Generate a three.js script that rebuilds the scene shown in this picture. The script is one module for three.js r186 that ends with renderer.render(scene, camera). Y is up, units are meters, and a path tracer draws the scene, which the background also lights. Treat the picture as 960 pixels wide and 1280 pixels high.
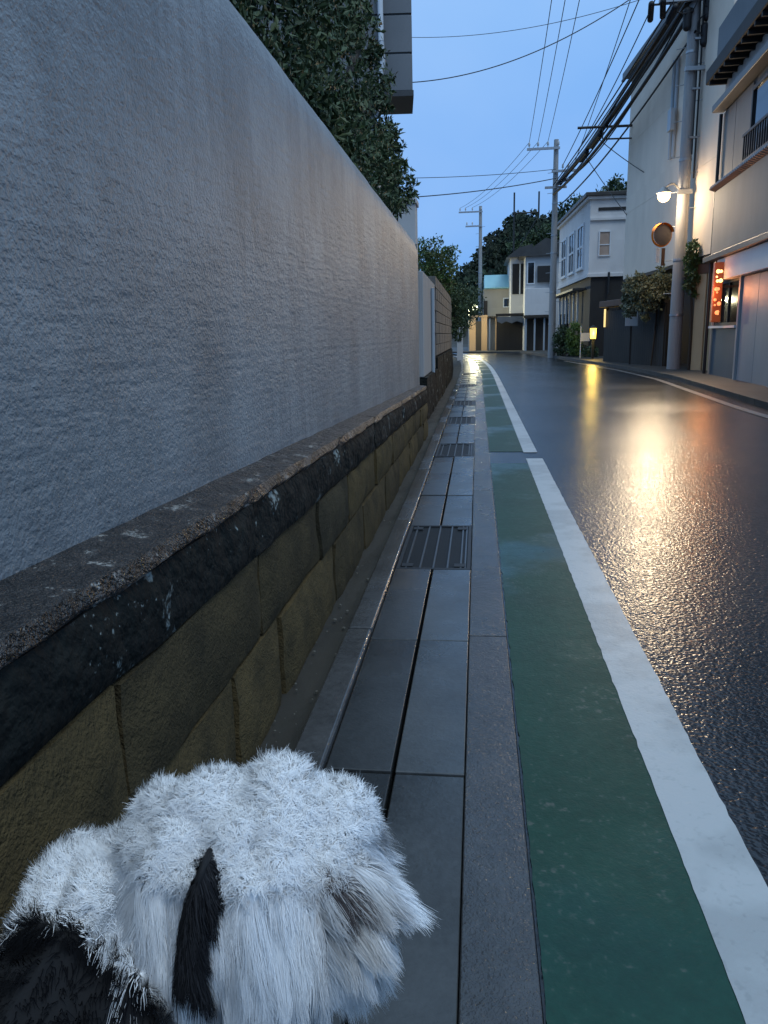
import * as THREE from 'three';
import { mergeGeometries, mergeVertices } from 'three/addons/utils/BufferGeometryUtils.js';
import { MarchingCubes } from 'three/addons/objects/MarchingCubes.js';
import { MeshSurfaceSampler } from 'three/addons/math/MeshSurfaceSampler.js';
import { ImprovedNoise } from 'three/addons/math/ImprovedNoise.js';
import { RoundedBoxGeometry } from 'three/addons/geometries/RoundedBoxGeometry.js';

// ------------------------------------------------------------------ camera, sky, sun, exposure
const scene = new THREE.Scene();
const EYE = 1.2, FOCAL = 960, ROLL = 0.025;     // the street vanishes at (597, 418) of the 960 x 1280 photograph; the phone is held slightly askew
const camera = new THREE.PerspectiveCamera(2 * Math.atan(640 / 960) * 180 / Math.PI, 0.75, 0.05, 3000);
camera.position.set(0, EYE, 0);
{
  const d = new THREE.Vector3(117 / FOCAL, 222 / FOCAL, -1).normalize(), u = new THREE.Vector3(-Math.sin(ROLL), Math.cos(ROLL), 0);
  u.z = -(u.x * d.x + u.y * d.y) / d.z; u.normalize();
  const z = d.clone().negate(), x = u.clone().cross(z);
  camera.quaternion.setFromRotationMatrix(new THREE.Matrix4().set(x.x, x.y, x.z, 0, u.x, u.y, u.z, 0, z.x, z.y, z.z, 0, 0, 0, 0, 1));
}
camera.updateMatrixWorld(true);
scene.add(camera);
const perlin = new ImprovedNoise();
function fbm3(x, y, z, o) { let s = 0, a = 1, n = 0; for (let i = 0; i < o; i++) { s += a * perlin.noise(x, y, z); n += a; a *= 0.5; x *= 2.03; y *= 2.03; z *= 2.03; } return s / n; }
{
  const W = 1024, H = 512, d = new Float32Array(W * H * 4);
  for (let j = 0; j < H; j++) for (let i = 0; i < W; i++) {
    const el = ((j + 0.5) / H - 0.5) * Math.PI, az = ((i + 0.5) / W - 0.5) * 2 * Math.PI;
    const y = Math.sin(el), x = Math.cos(el) * Math.cos(az), z = Math.cos(el) * Math.sin(az);
    const k = 1 / (0.25 + Math.max(0, y));
    const c = fbm3(x * k * 1.5 + 3.1, z * k * 0.9 + 7.7, 1.3, 6) * 0.5 + 0.5;
    const f = Math.min(1, Math.max(0, (c - 0.36) * 2.6));       // thin dusk cloud, patchy
    const up = Math.min(1, Math.max(0, y - 0.22) / 0.7);
    const b = [0.17 + 0.26 * up, 0.385 + 0.27 * up, 0.79 + 0.13 * up], g = [0.255 + 0.28 * up, 0.455 + 0.29 * up, 0.82 + 0.14 * up];
    const o = (j * W + i) * 4;
    for (let q = 0; q < 3; q++) d[o + q] = y < 0 ? [0.05, 0.06, 0.08][q] : b[q] + (g[q] - b[q]) * f;
    d[o + 3] = 1;
  }
  const sky = new THREE.DataTexture(d, W, H, THREE.RGBAFormat, THREE.FloatType);
  sky.mapping = THREE.EquirectangularReflectionMapping; sky.magFilter = THREE.LinearFilter; sky.minFilter = THREE.LinearFilter; sky.needsUpdate = true;
  scene.background = sky; scene.environment = sky;
}
const sun = new THREE.DirectionalLight(new THREE.Color(0.86, 0.95, 1.0), 0.98);
sun.position.set(22, 60, 14); sun.target.position.set(0, 0, -14); scene.add(sun, sun.target);
sun.castShadow = true; sun.shadow.radius = 40; sun.shadow.mapSize.set(2048, 2048);
Object.assign(sun.shadow.camera, { left: -60, right: 60, top: 60, bottom: -60, near: 1, far: 160 });
const renderer = new THREE.WebGLRenderer({ antialias: true });
renderer.setSize(768, 1024);
renderer.toneMapping = THREE.LinearToneMapping; renderer.toneMappingExposure = 1.16;
renderer.shadowMap.enabled = true; renderer.shadowMap.type = THREE.PCFSoftShadowMap;

// ------------------------------------------------------------------ helpers
let seed = 12345;
function rnd() { seed |= 0; seed = seed + 0x6D2B79F5 | 0; let t = Math.imul(seed ^ seed >>> 15, 1 | seed); t = t + Math.imul(t ^ t >>> 7, 61 | t) ^ t; return ((t ^ t >>> 14) >>> 0) / 4294967296; }
const rr = (a, b) => a + (b - a) * rnd();
const V = (x, y, z) => new THREE.Vector3(x, y, z);
const clamp = (x, a = 0, b = 1) => Math.min(b, Math.max(a, x));
const sstep = (a, b, x) => { const t = clamp((x - a) / (b - a)); return t * t * (3 - 2 * t); };
function ray(px, py) { return V((px - 480) / FOCAL, -(py - 640) / FOCAL, -1).applyQuaternion(camera.quaternion); }
const atDepth = (px, py, d) => ray(px, py).multiplyScalar(d).add(camera.position);          // d metres along the view axis
const atZ = (px, py, Z) => { const r = ray(px, py); return r.multiplyScalar(-Z / r.z).add(camera.position); };   // on the plane Z metres up the street
const names = {};
function numbered(n) { names[n] = (names[n] || 0) + 1; return names[n] === 1 ? n : n + '_' + String(names[n] - 1).padStart(3, '0'); }
function thing(name, label, category, group, pos = [0, 0, 0], turn = 0) {
  const o = new THREE.Group(); o.name = numbered(name); o.position.set(...pos); o.rotation.y = turn;
  o.userData = { label, category }; if (group) o.userData.group = group; scene.add(o); return o;
}
function mesh(name, geo, mat, parent = scene) {
  const m = new THREE.Mesh(geo, mat); m.name = parent === scene ? numbered(name) : name; m.castShadow = m.receiveShadow = true; parent.add(m); return m;
}
function tag(o, label, category, group) { o.userData.label = label; o.userData.category = category; if (group) o.userData.group = group; return o; }
function structure(o) { o.userData.kind = 'structure'; return o; }
// uv in metres from the dominant axis of each face
function boxUV(geo, s = 1, off = 0) {
  const g = geo.index ? geo.toNonIndexed() : geo, p = g.attributes.position, n = p.count, uv = new Float32Array(n * 2);
  const a = V(), b = V(), c = V();
  for (let i = 0; i < n; i += 3) {
    a.fromBufferAttribute(p, i); b.fromBufferAttribute(p, i + 1); c.fromBufferAttribute(p, i + 2);
    const m = b.clone().sub(a).cross(c.clone().sub(a)), ax = Math.abs(m.x), ay = Math.abs(m.y), az = Math.abs(m.z);
    for (let k = 0; k < 3; k++) {
      const q = [a, b, c][k];
      const [u, v] = ax > ay && ax > az ? [q.z, q.y] : ay > az ? [q.x, q.z] : [q.x, q.y];
      uv[(i + k) * 2] = u * s + off; uv[(i + k) * 2 + 1] = v * s + off * 1.7;
    }
  }
  g.setAttribute('uv', new THREE.BufferAttribute(uv, 2));
  return g;
}
function box(x0, x1, y0, y1, z0, z1, bevel = 0) {
  const w = x1 - x0, h = y1 - y0, d = z1 - z0;
  const g = bevel ? new RoundedBoxGeometry(w, h, d, 1, bevel) : new THREE.BoxGeometry(w, h, d);
  g.translate((x0 + x1) / 2, (y0 + y1) / 2, (z0 + z1) / 2); return boxUV(g);
}
function cyl(a, b, r0, r1 = r0, seg = 10) {
  const d = b.clone().sub(a), g = new THREE.CylinderGeometry(r1, r0, d.length(), seg);
  g.applyQuaternion(new THREE.Quaternion().setFromUnitVectors(V(0, 1, 0), d.clone().normalize())); g.translate((a.x + b.x) / 2, (a.y + b.y) / 2, (a.z + b.z) / 2); return g;
}
function merge(list) { return mergeGeometries(list.map(g => { const q = g.index ? g.toNonIndexed() : g; for (const k of Object.keys(q.attributes)) if (!['position', 'normal', 'uv'].includes(k)) q.deleteAttribute(k); return q; })); }
function tube(pts, r, seg = 24, rad = 5) { return new THREE.TubeGeometry(new THREE.CatmullRomCurve3(pts), seg, r, rad); }
function extrude(poly, depth, bevel = 0) { const s = new THREE.Shape(poly.map(q => new THREE.Vector2(q[0], q[1]))); return boxUV(new THREE.ExtrudeGeometry(s, { depth, bevelEnabled: bevel > 0, bevelSize: bevel, bevelThickness: bevel, bevelSegments: 1 })); }

// tileable noise
function hash2(ix, iy, s) { let h = Math.imul(ix, 374761393) + Math.imul(iy, 668265263) + Math.imul(s, 974711); h = Math.imul(h ^ h >>> 13, 1274126177); return ((h ^ h >>> 16) >>> 0) / 4294967296; }
function tileNoise(N, fx, fy, oct, s, gain = 0.5) {
  const out = new Float32Array(N * N); let amp = 1, tot = 0;
  for (let o = 0; o < oct; o++) {
    const px = fx << o, py = fy << o;
    for (let j = 0; j < N; j++) {
      const v = j / N * py, y0 = Math.floor(v); let ty = v - y0; ty = ty * ty * (3 - 2 * ty); const y1 = (y0 + 1) % py;
      for (let i = 0; i < N; i++) {
        const u = i / N * px, x0 = Math.floor(u); let tx = u - x0; tx = tx * tx * (3 - 2 * tx); const x1 = (x0 + 1) % px;
        const a = hash2(x0, y0, s + o), b = hash2(x1, y0, s + o), c = hash2(x0, y1, s + o), d = hash2(x1, y1, s + o);
        out[j * N + i] += amp * (a + (b - a) * tx + (c - a + (a - b - c + d) * tx) * ty);
      }
    }
    tot += amp; amp *= gain;
  }
  for (let i = 0; i < out.length; i++) out[i] /= tot;
  return out;
}
const toS = x => Math.round(255 * (x <= 0.0031308 ? 12.92 * Math.max(0, x) : 1.055 * Math.pow(Math.min(1, x), 1 / 2.4) - 0.055));
function colorTex(N, metres, fn) {
  const d = new Uint8Array(N * N * 4);
  for (let i = 0; i < N * N; i++) { const c = fn(i, i % N, Math.floor(i / N)); d[i * 4] = toS(c[0]); d[i * 4 + 1] = toS(c[1]); d[i * 4 + 2] = toS(c[2]); d[i * 4 + 3] = 255; }
  const t = new THREE.DataTexture(d, N, N); t.colorSpace = THREE.SRGBColorSpace; return finish(t, metres);
}
function grayTex(N, metres, fn) {
  const d = new Uint8Array(N * N * 4);
  for (let i = 0; i < N * N; i++) { const c = Math.round(255 * clamp(fn(i, i % N, Math.floor(i / N)))); d[i * 4] = d[i * 4 + 1] = d[i * 4 + 2] = c; d[i * 4 + 3] = 255; }
  return finish(new THREE.DataTexture(d, N, N), metres);
}
function finish(t, metres) { t.wrapS = t.wrapT = THREE.RepeatWrapping; t.magFilter = THREE.LinearFilter; t.minFilter = THREE.LinearMipmapLinearFilter; t.generateMipmaps = true; t.repeat.set(1 / metres, 1 / metres); t.needsUpdate = true; return t; }
const mixc = (a, b, t) => [a[0] + (b[0] - a[0]) * t, a[1] + (b[1] - a[1]) * t, a[2] + (b[2] - a[2]) * t];
const rgb = (r, g, b) => new THREE.Color().setRGB(r, g, b);
const std = (c, rough, o = {}) => new THREE.MeshStandardMaterial({ color: Array.isArray(c) ? rgb(...c) : c, roughness: rough, ...o });

// ------------------------------------------------------------------ materials
const nA = tileNoise(1024, 8, 8, 6, 11), nB = tileNoise(1024, 3, 3, 6, 23), nC = tileNoise(1024, 96, 96, 3, 37, 0.7), nD = tileNoise(1024, 24, 24, 4, 51), nE = tileNoise(1024, 5, 40, 4, 63), nF = tileNoise(1024, 34, 4, 4, 77);
const M = {};
{
  const N = 2048, g1 = tileNoise(N, 330, 330, 2, 71, 0.8), g2 = tileNoise(N, 900, 900, 1, 72), lo = tileNoise(N, 3, 4, 5, 73), wet = new Float32Array(N * N);
  for (let i = 0; i < wet.length; i++) wet[i] = sstep(0.28, 0.72, lo[i]);      // 0 standing water, 1 open aggregate
  M.asphalt = std(0xffffff, 1, {
    map: colorTex(N, 5, i => mixc([0.004, 0.006, 0.009], [0.02, 0.024, 0.031], clamp(g2[i] * 0.8 + g1[i] * 0.5 - 0.3 + (lo[i] - 0.5) * 0.5))),
    roughnessMap: grayTex(N, 5, i => 0.185 + 0.04 * wet[i] + 0.05 * g2[i]),
    bumpMap: grayTex(N, 5, i => (g1[i] * 0.7 + g2[i] * 0.3 - 0.5) * (0.85 + 0.15 * wet[i]) + 0.5), bumpScale: 0.0034 });
}
M.soil = std(0xffffff, 0.8, { map: colorTex(512, 2, i => mixc([0.012, 0.012, 0.01], [0.04, 0.035, 0.025], nA[i * 2 % nA.length])), bumpMap: grayTex(512, 1, i => nA[i]), bumpScale: 0.02 });
const concBump = grayTex(1024, 1.1, i => nC[i] * 0.6 + nD[i] * 0.4);
const concMap = (lo, hi, m = 1.7) => colorTex(1024, m, i => mixc(lo, hi, clamp(nA[i] * 0.9 + nC[i] * 0.5 + (nB[i] - 0.5) * 1.1 - 0.22)));
const slabRough = grayTex(1024, 2.3, i => 0.10 + 0.2 * sstep(0.35, 0.65, nB[i]) + 0.1 * (nD[i] - 0.5));
M.slab = [[0.022, 0.066], [0.028, 0.078], [0.017, 0.05]].map(([a, b]) => std(0xffffff, 1, { map: concMap([a * 0.96, a * 1.04, a * 1.08], [b * 0.96, b * 1.04, b * 1.08]), roughnessMap: slabRough, bumpMap: concBump, bumpScale: 0.0007 }));
M.kerb = std(0xffffff, 1, { map: concMap([0.035, 0.036, 0.038], [0.10, 0.102, 0.104]), roughnessMap: slabRough, bumpMap: concBump, bumpScale: 0.0015 });
M.gutter = std(0xffffff, 1, { map: concMap([0.022, 0.024, 0.027], [0.07, 0.073, 0.078]), roughnessMap: slabRough, bumpMap: grayTex(1024, 0.5, i => nC[i] * 0.6 + nD[i] * 0.6), bumpScale: 0.0028 });
M.green = new THREE.MeshPhysicalMaterial({ roughness: 1, specularIntensity: 0.6,
  map: colorTex(1024, 2.1, i => { const w = sstep(0.66, 0.8, nC[i] * 0.5 + nB[i] * 0.55); return mixc(mixc([0.002, 0.029, 0.020], [0.008, 0.06, 0.041], clamp(nA[i] * 0.7 + nC[i] * 0.6 - 0.15)), [0.11, 0.11, 0.10], w * 0.6); }),
  roughnessMap: grayTex(1024, 2.9, i => 0.26 + 0.28 * sstep(0.38, 0.58, nB[i]) + 0.1 * (nC[i] - 0.5)),
  bumpMap: grayTex(1024, 0.9, i => nC[i] * 0.7 + nD[i] * 0.3), bumpScale: 0.0011 });
M.paint = std(0xffffff, 0.42, {
  map: colorTex(1024, 1.9, i => mixc([0.405, 0.43, 0.44], [0.28, 0.30, 0.31], clamp(sstep(0.52, 0.75, nA[i]) * 0.7 + sstep(0.6, 0.8, nC[i]) * 0.35))),
  bumpMap: grayTex(1024, 0.8, i => nC[i] * 0.5 + nD[i] * 0.5), bumpScale: 0.0012 });
M.stucco = std(0xffffff, 0.5, {
  map: colorTex(1024, 2.6, (i, x, y) => { const s = sstep(0.48, 0.7, nF[y * 1024 + x]); return mixc(mixc([0.135, 0.148, 0.156], [0.285, 0.303, 0.314], clamp(nA[i] * 0.9 + nC[i] * 0.5 + (nB[i] - 0.5) * 0.6 - 0.2)), [0.09, 0.10, 0.107], s * 0.3 * sstep(0.42, 0.58, nB[i])); }),
  bumpMap: grayTex(1024, 0.8, i => nC[i] * 0.45 + nD[i] * 0.3 + nE[i] * 0.35), bumpScale: 0.007 });
M.ledge = std(0xffffff, 0.32, {
  map: colorTex(1024, 0.9, i => mixc(mixc([0.01, 0.01, 0.01], [0.055, 0.052, 0.05], clamp(nD[i] * 1.5 - 0.4)), [0.34, 0.34, 0.32], sstep(0.66, 0.76, nC[i] * 0.4 + nD[i] * 0.62))),
  bumpMap: grayTex(1024, 0.5, i => nC[i] * 0.5 + nD[i] * 0.8), bumpScale: 0.03 });
M.blackstone = new THREE.MeshPhysicalMaterial({ roughness: 0.8, specularIntensity: 0.4,
  map: colorTex(1024, 1.1, i => mixc(mixc([0.003, 0.004, 0.004], [0.012, 0.014, 0.012], nD[i]), [0.22, 0.25, 0.24], clamp(sstep(0.64, 0.73, nA[i] * 0.5 + nD[i] * 0.28 + nC[i] * 0.22) + 0.8 * sstep(0.70, 0.78, nC[i] * 0.6 + nB[i] * 0.42)))),
  bumpMap: grayTex(1024, 0.6, i => nA[i] * 0.8 + nD[i] * 0.4), bumpScale: 0.03 });
const tuffBump = grayTex(1024, 0.6, i => nA[i] * 0.6 + nD[i] * 0.3 + nC[i] * 0.35);
M.tuff = [[0.068, 0.050, 0.025], [0.055, 0.042, 0.022], [0.080, 0.058, 0.027], [0.046, 0.038, 0.023]].map((c, k) => new THREE.MeshPhysicalMaterial({ roughness: 0.88, specularIntensity: 0.4,
  map: colorTex(1024, 0.9, i => { const j = (i + k * 7919) % nA.length; return mixc([c[0] * 0.45, c[1] * 0.5, c[2] * 0.55], [c[0] * 1.4, c[1] * 1.35, c[2] * 1.2], clamp(nA[j] * 1.1 + nC[j] * 0.5 - 0.3)); }),
  bumpMap: tuffBump, bumpScale: 0.014 }));
M.steel = std([0.10, 0.105, 0.11], 0.38, { metalness: 0.75, bumpMap: concBump, bumpScale: 0.0004 });
M.wornpaint = std(0xffffff, 0.4, { map: concMap([0.05, 0.05, 0.052], [0.2, 0.2, 0.205], 1.3) });
M.verge = std(0xffffff, 0.6, { map: concMap([0.014, 0.014, 0.014], [0.05, 0.049, 0.047]), bumpMap: concBump, bumpScale: 0.002 });
M.darksteel = std([0.03, 0.032, 0.034], 0.5, { metalness: 0.5 });
M.bark = std([0.05, 0.04, 0.03], 0.9, { bumpMap: grayTex(512, 0.5, i => nE[i % nE.length]), bumpScale: 0.02 });
M.polecon = std(0xffffff, 0.6, { map: concMap([0.20, 0.205, 0.21], [0.34, 0.34, 0.34], 2.2), bumpMap: concBump, bumpScale: 0.001 });
M.cable = std([0.008, 0.008, 0.01], 0.6);
M.greycable = std([0.03, 0.033, 0.04], 0.6);
M.porcelain = std([0.5, 0.5, 0.48], 0.25);
const wallMap = (lo, hi) => colorTex(512, 3, i => mixc(lo, hi, clamp(nA[i * 2 % nA.length] * 0.7 + nB[i * 3 % nB.length] * 0.6 - 0.15)));
const wallBump = grayTex(512, 0.8, i => nC[i * 3 % nC.length]);
const wallMat = (lo, hi, r = 0.8, b = 0.002) => std(0xffffff, r, { map: wallMap(lo, hi), bumpMap: wallBump, bumpScale: b });
M.greywall = wallMat([0.28, 0.28, 0.28], [0.38, 0.38, 0.38]);
M.warmgrey = wallMat([0.60, 0.52, 0.43], [0.76, 0.66, 0.55]);
M.whitewall = wallMat([0.50, 0.50, 0.51], [0.66, 0.66, 0.66]);
M.beigewall = wallMat([0.27, 0.25, 0.21], [0.38, 0.35, 0.30]);
M.mauvewall = wallMat([0.20, 0.185, 0.17], [0.29, 0.27, 0.25]);
M.palewall = wallMat([0.38, 0.39, 0.40], [0.52, 0.52, 0.52]);
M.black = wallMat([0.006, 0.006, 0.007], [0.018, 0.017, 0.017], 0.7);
M.darkwood = wallMat([0.012, 0.010, 0.008], [0.04, 0.03, 0.022], 0.7);
M.redwood = wallMat([0.07, 0.032, 0.016], [0.15, 0.07, 0.035], 0.6);
M.palewood = wallMat([0.36, 0.27, 0.15], [0.55, 0.43, 0.26], 0.6);
M.tanwood = wallMat([0.30, 0.19, 0.10], [0.45, 0.30, 0.18], 0.7);
M.roofdark = wallMat([0.02, 0.02, 0.02], [0.06, 0.058, 0.055], 0.45);
M.roofgrey = wallMat([0.10, 0.10, 0.10], [0.18, 0.175, 0.17], 0.5);
M.roofblue = wallMat([0.16, 0.36, 0.42], [0.26, 0.48, 0.54], 0.35);
M.navy = wallMat([0.03, 0.06, 0.09], [0.06, 0.10, 0.14], 0.5);
M.shutter = wallMat([0.24, 0.27, 0.30], [0.34, 0.37, 0.40], 0.45);
M.whitepaint = wallMat([0.52, 0.56, 0.60], [0.68, 0.70, 0.72], 0.45, 0.0008);
M.sidinggrey = wallMat([0.09, 0.10, 0.11], [0.17, 0.175, 0.18], 0.5);
M.block = wallMat([0.085, 0.083, 0.078], [0.15, 0.147, 0.14], 0.8, 0.006);
M.glass = std([0.01, 0.012, 0.015], 0.06, { metalness: 0 });
M.curtain = wallMat([0.26, 0.17, 0.13], [0.45, 0.36, 0.30], 0.8);
M.pipe = std([0.32, 0.37, 0.42], 0.4);
M.orange = std([0.72, 0.22, 0.012], 0.4);
M.mirrorback = std([0.13, 0.10, 0.08], 0.5);
M.galv = std([0.35, 0.36, 0.37], 0.4, { metalness: 0.7 });
const leafMat = (c, t = 0.25) => new THREE.MeshPhysicalMaterial({ color: rgb(...c), roughness: 0.6, transmission: t, thickness: 0, side: THREE.DoubleSide });
M.leafdark = [[0.022, 0.045, 0.014], [0.038, 0.068, 0.02], [0.062, 0.088, 0.03]].map(c => std(c, 0.6, { side: THREE.DoubleSide }));
M.leafgreen = [[0.045, 0.11, 0.02], [0.065, 0.14, 0.025]].map(c => leafMat(c));
M.leafpale = [[0.15, 0.165, 0.085], [0.20, 0.205, 0.12]].map(c => leafMat(c));
M.leaflime = [[0.09, 0.15, 0.015], [0.12, 0.18, 0.02]].map(c => leafMat(c));
const glow = (c, k) => new THREE.MeshStandardMaterial({ color: rgb(0.02, 0.02, 0.02), emissive: rgb(...c), emissiveIntensity: k, roughness: 0.4 });

// ------------------------------------------------------------------ the setting: ground, road, paving
const bend = Z => { const t = Math.max(0, (Z - 18) / 28); return -t * t * t; };
function strip(zs, left, right, y, uvs = 1, rag = 0) {                     // a sheet between two edges along the street
  const p = [], uv = [], ix = [], C = 8;
  zs.forEach((Z, r) => { for (let c = 0; c <= C; c++) { const x = left(Z) + (right(Z) - left(Z)) * c / C + (rag && (c === 0 || c === C) ? rag * fbm3(c * 3.3, Z * 22, 8, 3) : 0); p.push(x, typeof y === 'function' ? y(x, Z) : y, -Z); uv.push(x * uvs, Z * uvs); } });
  for (let r = 0; r < zs.length - 1; r++) for (let c = 0; c < C; c++) { const a = r * (C + 1) + c, b = a + 1, d = a + C + 1, e = d + 1; ix.push(a, b, e, a, e, d); }
  const g = new THREE.BufferGeometry(); g.setAttribute('position', new THREE.Float32BufferAttribute(p, 3)); g.setAttribute('uv', new THREE.Float32BufferAttribute(uv, 2)); g.setIndex(ix); g.computeVertexNormals(); return g;
}
const range = (a, b, s) => { const o = []; for (let x = a; x < b - 1e-6; x += s) o.push(x); o.push(b); return o; };
{
  const g = new THREE.PlaneGeometry(1600, 1600, 1, 1); g.rotateX(-Math.PI / 2); g.translate(0, -0.09, -500);
  structure(mesh('ground', boxUV(g), M.soil));
}
const kerbLine = [[-6, 4.2], [5, 4.3], [12.4, 4.42], [20, 4.88], [25, 4.8], [30.3, 4.42], [37.7, 3.85], [45, 3.3], [50, 2.7], [51.5, 1.4], [53, -0.8], [60, -8], [72, -14]];
const kerbX = Z => { for (let i = 1; i < kerbLine.length; i++) if (Z <= kerbLine[i][0]) { const [a, x] = kerbLine[i - 1], [b, w] = kerbLine[i]; return x + (w - x) * (Z - a) / (b - a); } return -14; };
const laneL = Z => 0.121 + bend(Z);
structure(mesh('road', strip(range(-6, 72, 1), laneL, kerbX, (x, Z) => 0.0), M.asphalt));
structure(mesh('green_lane_marking', merge([
  strip(range(-5, 7.28, 0.04), () => 0.127, () => 0.484, 0.004, 1, 0.012),
  strip(range(8.02, 46, 0.9), Z => 0.125 + bend(Z), Z => 0.482 + bend(Z) - 0.0006 * (Z - 8), 0.004)]), M.green));
structure(mesh('white_edge_line', merge([
  strip(range(-5, 7.55, 0.04), () => 0.473, () => 0.632, 0.006, 1, 0.008),
  strip(range(7.95, 52, 0.9), Z => 0.472 + bend(Z) - 0.0006 * (Z - 8), Z => 0.612 + bend(Z) - 0.0006 * (Z - 8), 0.006)]), M.paint));
structure(mesh('white_edge_line', strip(range(-5, 34, 1), Z => kerbX(Z) - 0.52, Z => kerbX(Z) - 0.38, 0.005), M.wornpaint));
{
  // the drain cover slabs, the kerb and the gutter edge, each slab a piece
  const P = structure(new THREE.Group()); P.name = 'drain_cover_paving'; P.position.x = -0.031; scene.add(P);
  const pitch = 0.966, z0 = 3.87;
  const grates = [0, 4, 7, 10, 15, 21];
  const slabL = box(-0.398, -0.2085, -0.08, 0, -pitch + 0.0025, -0.0025, 0.004), slabR = box(-0.1975, -0.002, -0.08, 0, -pitch + 0.0025, -0.0025, 0.004);
  for (let k = -6; k < 44; k++) {
    const Z = z0 + k * pitch; if (grates.includes(k)) continue;
    for (const g of [slabL, slabR]) {
      const s = mesh('slab', g, g === slabL ? M.slab[rnd() < 0.7 ? 2 : 0] : M.slab[rnd() < 0.6 ? 1 : 0], P); s.position.set(bend(Z), rr(-0.003, 0.003), -Z); s.rotation.set(rr(-0.002, 0.002), (bend(Z) - bend(Z + 1)), rr(-0.004, 0.004));
    }
  }
  const kerb = box(-0.505, -0.402, -0.08, 0.022, -1.94, -0.006, 0.01);
  for (let k = -4; k < 24; k++) { const Z = 2.98 - 1.95 + k * 1.95; const s = mesh('kerb_stone', kerb, M.kerb, P); s.position.set(bend(Z) + rr(-0.003, 0.003), rr(-0.004, 0.004), -Z); s.rotation.y = bend(Z) - bend(Z + 1); }
  const edge = box(0.0, 0.151, -0.08, 0.004, -2.995, -0.003, 0.004);
  for (let k = -3; k < 15; k++) { const Z = 2.96 + k * 3; const s = mesh('gutter_stone', edge, M.gutter, P); s.position.set(bend(Z), 0, -Z); s.rotation.y = (bend(Z) - bend(Z + 3)) / 3; }
  // gratings
  const frameG = merge([box(-0.396, -0.376, -0.05, 0.002, -0.962, -0.004), box(-0.022, -0.003, -0.05, 0.002, -0.962, -0.004), box(-0.376, -0.022, -0.05, 0.002, -0.962, -0.935), box(-0.376, -0.022, -0.05, 0.002, -0.03, -0.004)]);
  const barG = box(-0.0045, 0.0045, -0.045, 0.001, -0.934, -0.031);
  const cross = []; for (let q = 0; q < 46; q++) cross.push(box(-0.375, -0.023, -0.03, -0.006, -0.05 - q * 0.0195 - 0.011, -0.05 - q * 0.0195));
  const crossG = merge(cross), plateG = box(-0.03, 0.03, -0.004, 0.003, -0.03, 0.03);
  const where = ['directly beside the open strip of paving past the dog', 'second along the gutter', 'third along the gutter', 'fourth along the gutter', 'fifth along the gutter', 'sixth along the gutter'];
  const lab = ['steel drain grating with pale long bars, first one ahead of the dog', 'steel drain grating beside the break in the white line', 'small steel drain grating just past the break in the white line', 'steel drain grating opposite the joint between the grey wall and the block wall', 'wet drain grating alongside the concrete block wall', 'farthest drain grating near the lit end of the gutter'];
  grates.forEach((k, i) => {
    const Z = z0 + k * pitch, t = thing('drain_grating', lab[i], 'drain grating', 'gratings set in the gutter', [bend(Z) - 0.031, 0, -Z]);
    mesh('frame', frameG, M.darksteel, t); mesh('cross_bars', crossG, M.darksteel, t);
    for (const x of [-0.345, -0.27, -0.2, -0.125, -0.055, -0.032]) { const b = mesh('bar', barG, M.steel, t); b.position.x = x; }
    for (const [x, z] of [[-0.34, -0.08], [-0.34, -0.88], [-0.06, -0.08], [-0.06, -0.88]]) { const b = mesh('lock_plate', plateG, M.darksteel, t); b.position.set(x, 0, z); }
  });
  // dirt strip at the wall foot
  structure(mesh('dirt_strip', strip(range(-5, 46, 0.25), Z => -0.85 + bend(Z), Z => -0.537 + bend(Z), (x, Z) => -0.012 + 0.03 * fbm3(x * 9, Z * 4, 2, 3)), M.soil));
  const pe = []; for (let i = 0; i < 110; i++) { const Z = 0.9 + 14 * rnd() * rnd(), s = 0.002 + 0.009 * rnd() * rnd(), g = new THREE.DodecahedronGeometry(s); g.rotateY(rnd() * 6); g.scale(1, 0.6, 1.2); g.translate(rr(-0.65, -0.54), 0.004, -Z); pe.push(g); }
  const peb = mesh('fallen_leaves_and_grit', merge(pe), std([0.08, 0.075, 0.06], 0.6)); peb.userData = { kind: 'stuff', label: 'small pale grit and leaf litter along the wall foot', category: 'grit' };
  // right verge with a low kerb
  structure(mesh('right_verge', strip(range(-6, 72, 1), kerbX, Z => kerbX(Z) + 14, 0.09), M.verge));
  const K = structure(new THREE.Group()); K.name = 'right_kerb'; scene.add(K);
  for (let Z = 3; Z < 56; Z += 0.9) { const a = V(kerbX(Z), 0, -Z), b = V(kerbX(Z + 0.88), 0, -Z - 0.88), L = a.distanceTo(b); const s = mesh('kerb_stone', box(-0.08, 0.08, -0.08, 0.10, -L - 0.01, 0, 0.006), M.verge, K); s.position.copy(a); s.rotation.y = Math.atan2(-(b.x - a.x), -(b.z - a.z)); }
  structure(mesh('left_verge', strip(range(9.5, 70, 1), Z => -16, Z => -0.84 + bend(Z), (x, Z) => -0.03), M.soil));
}

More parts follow.
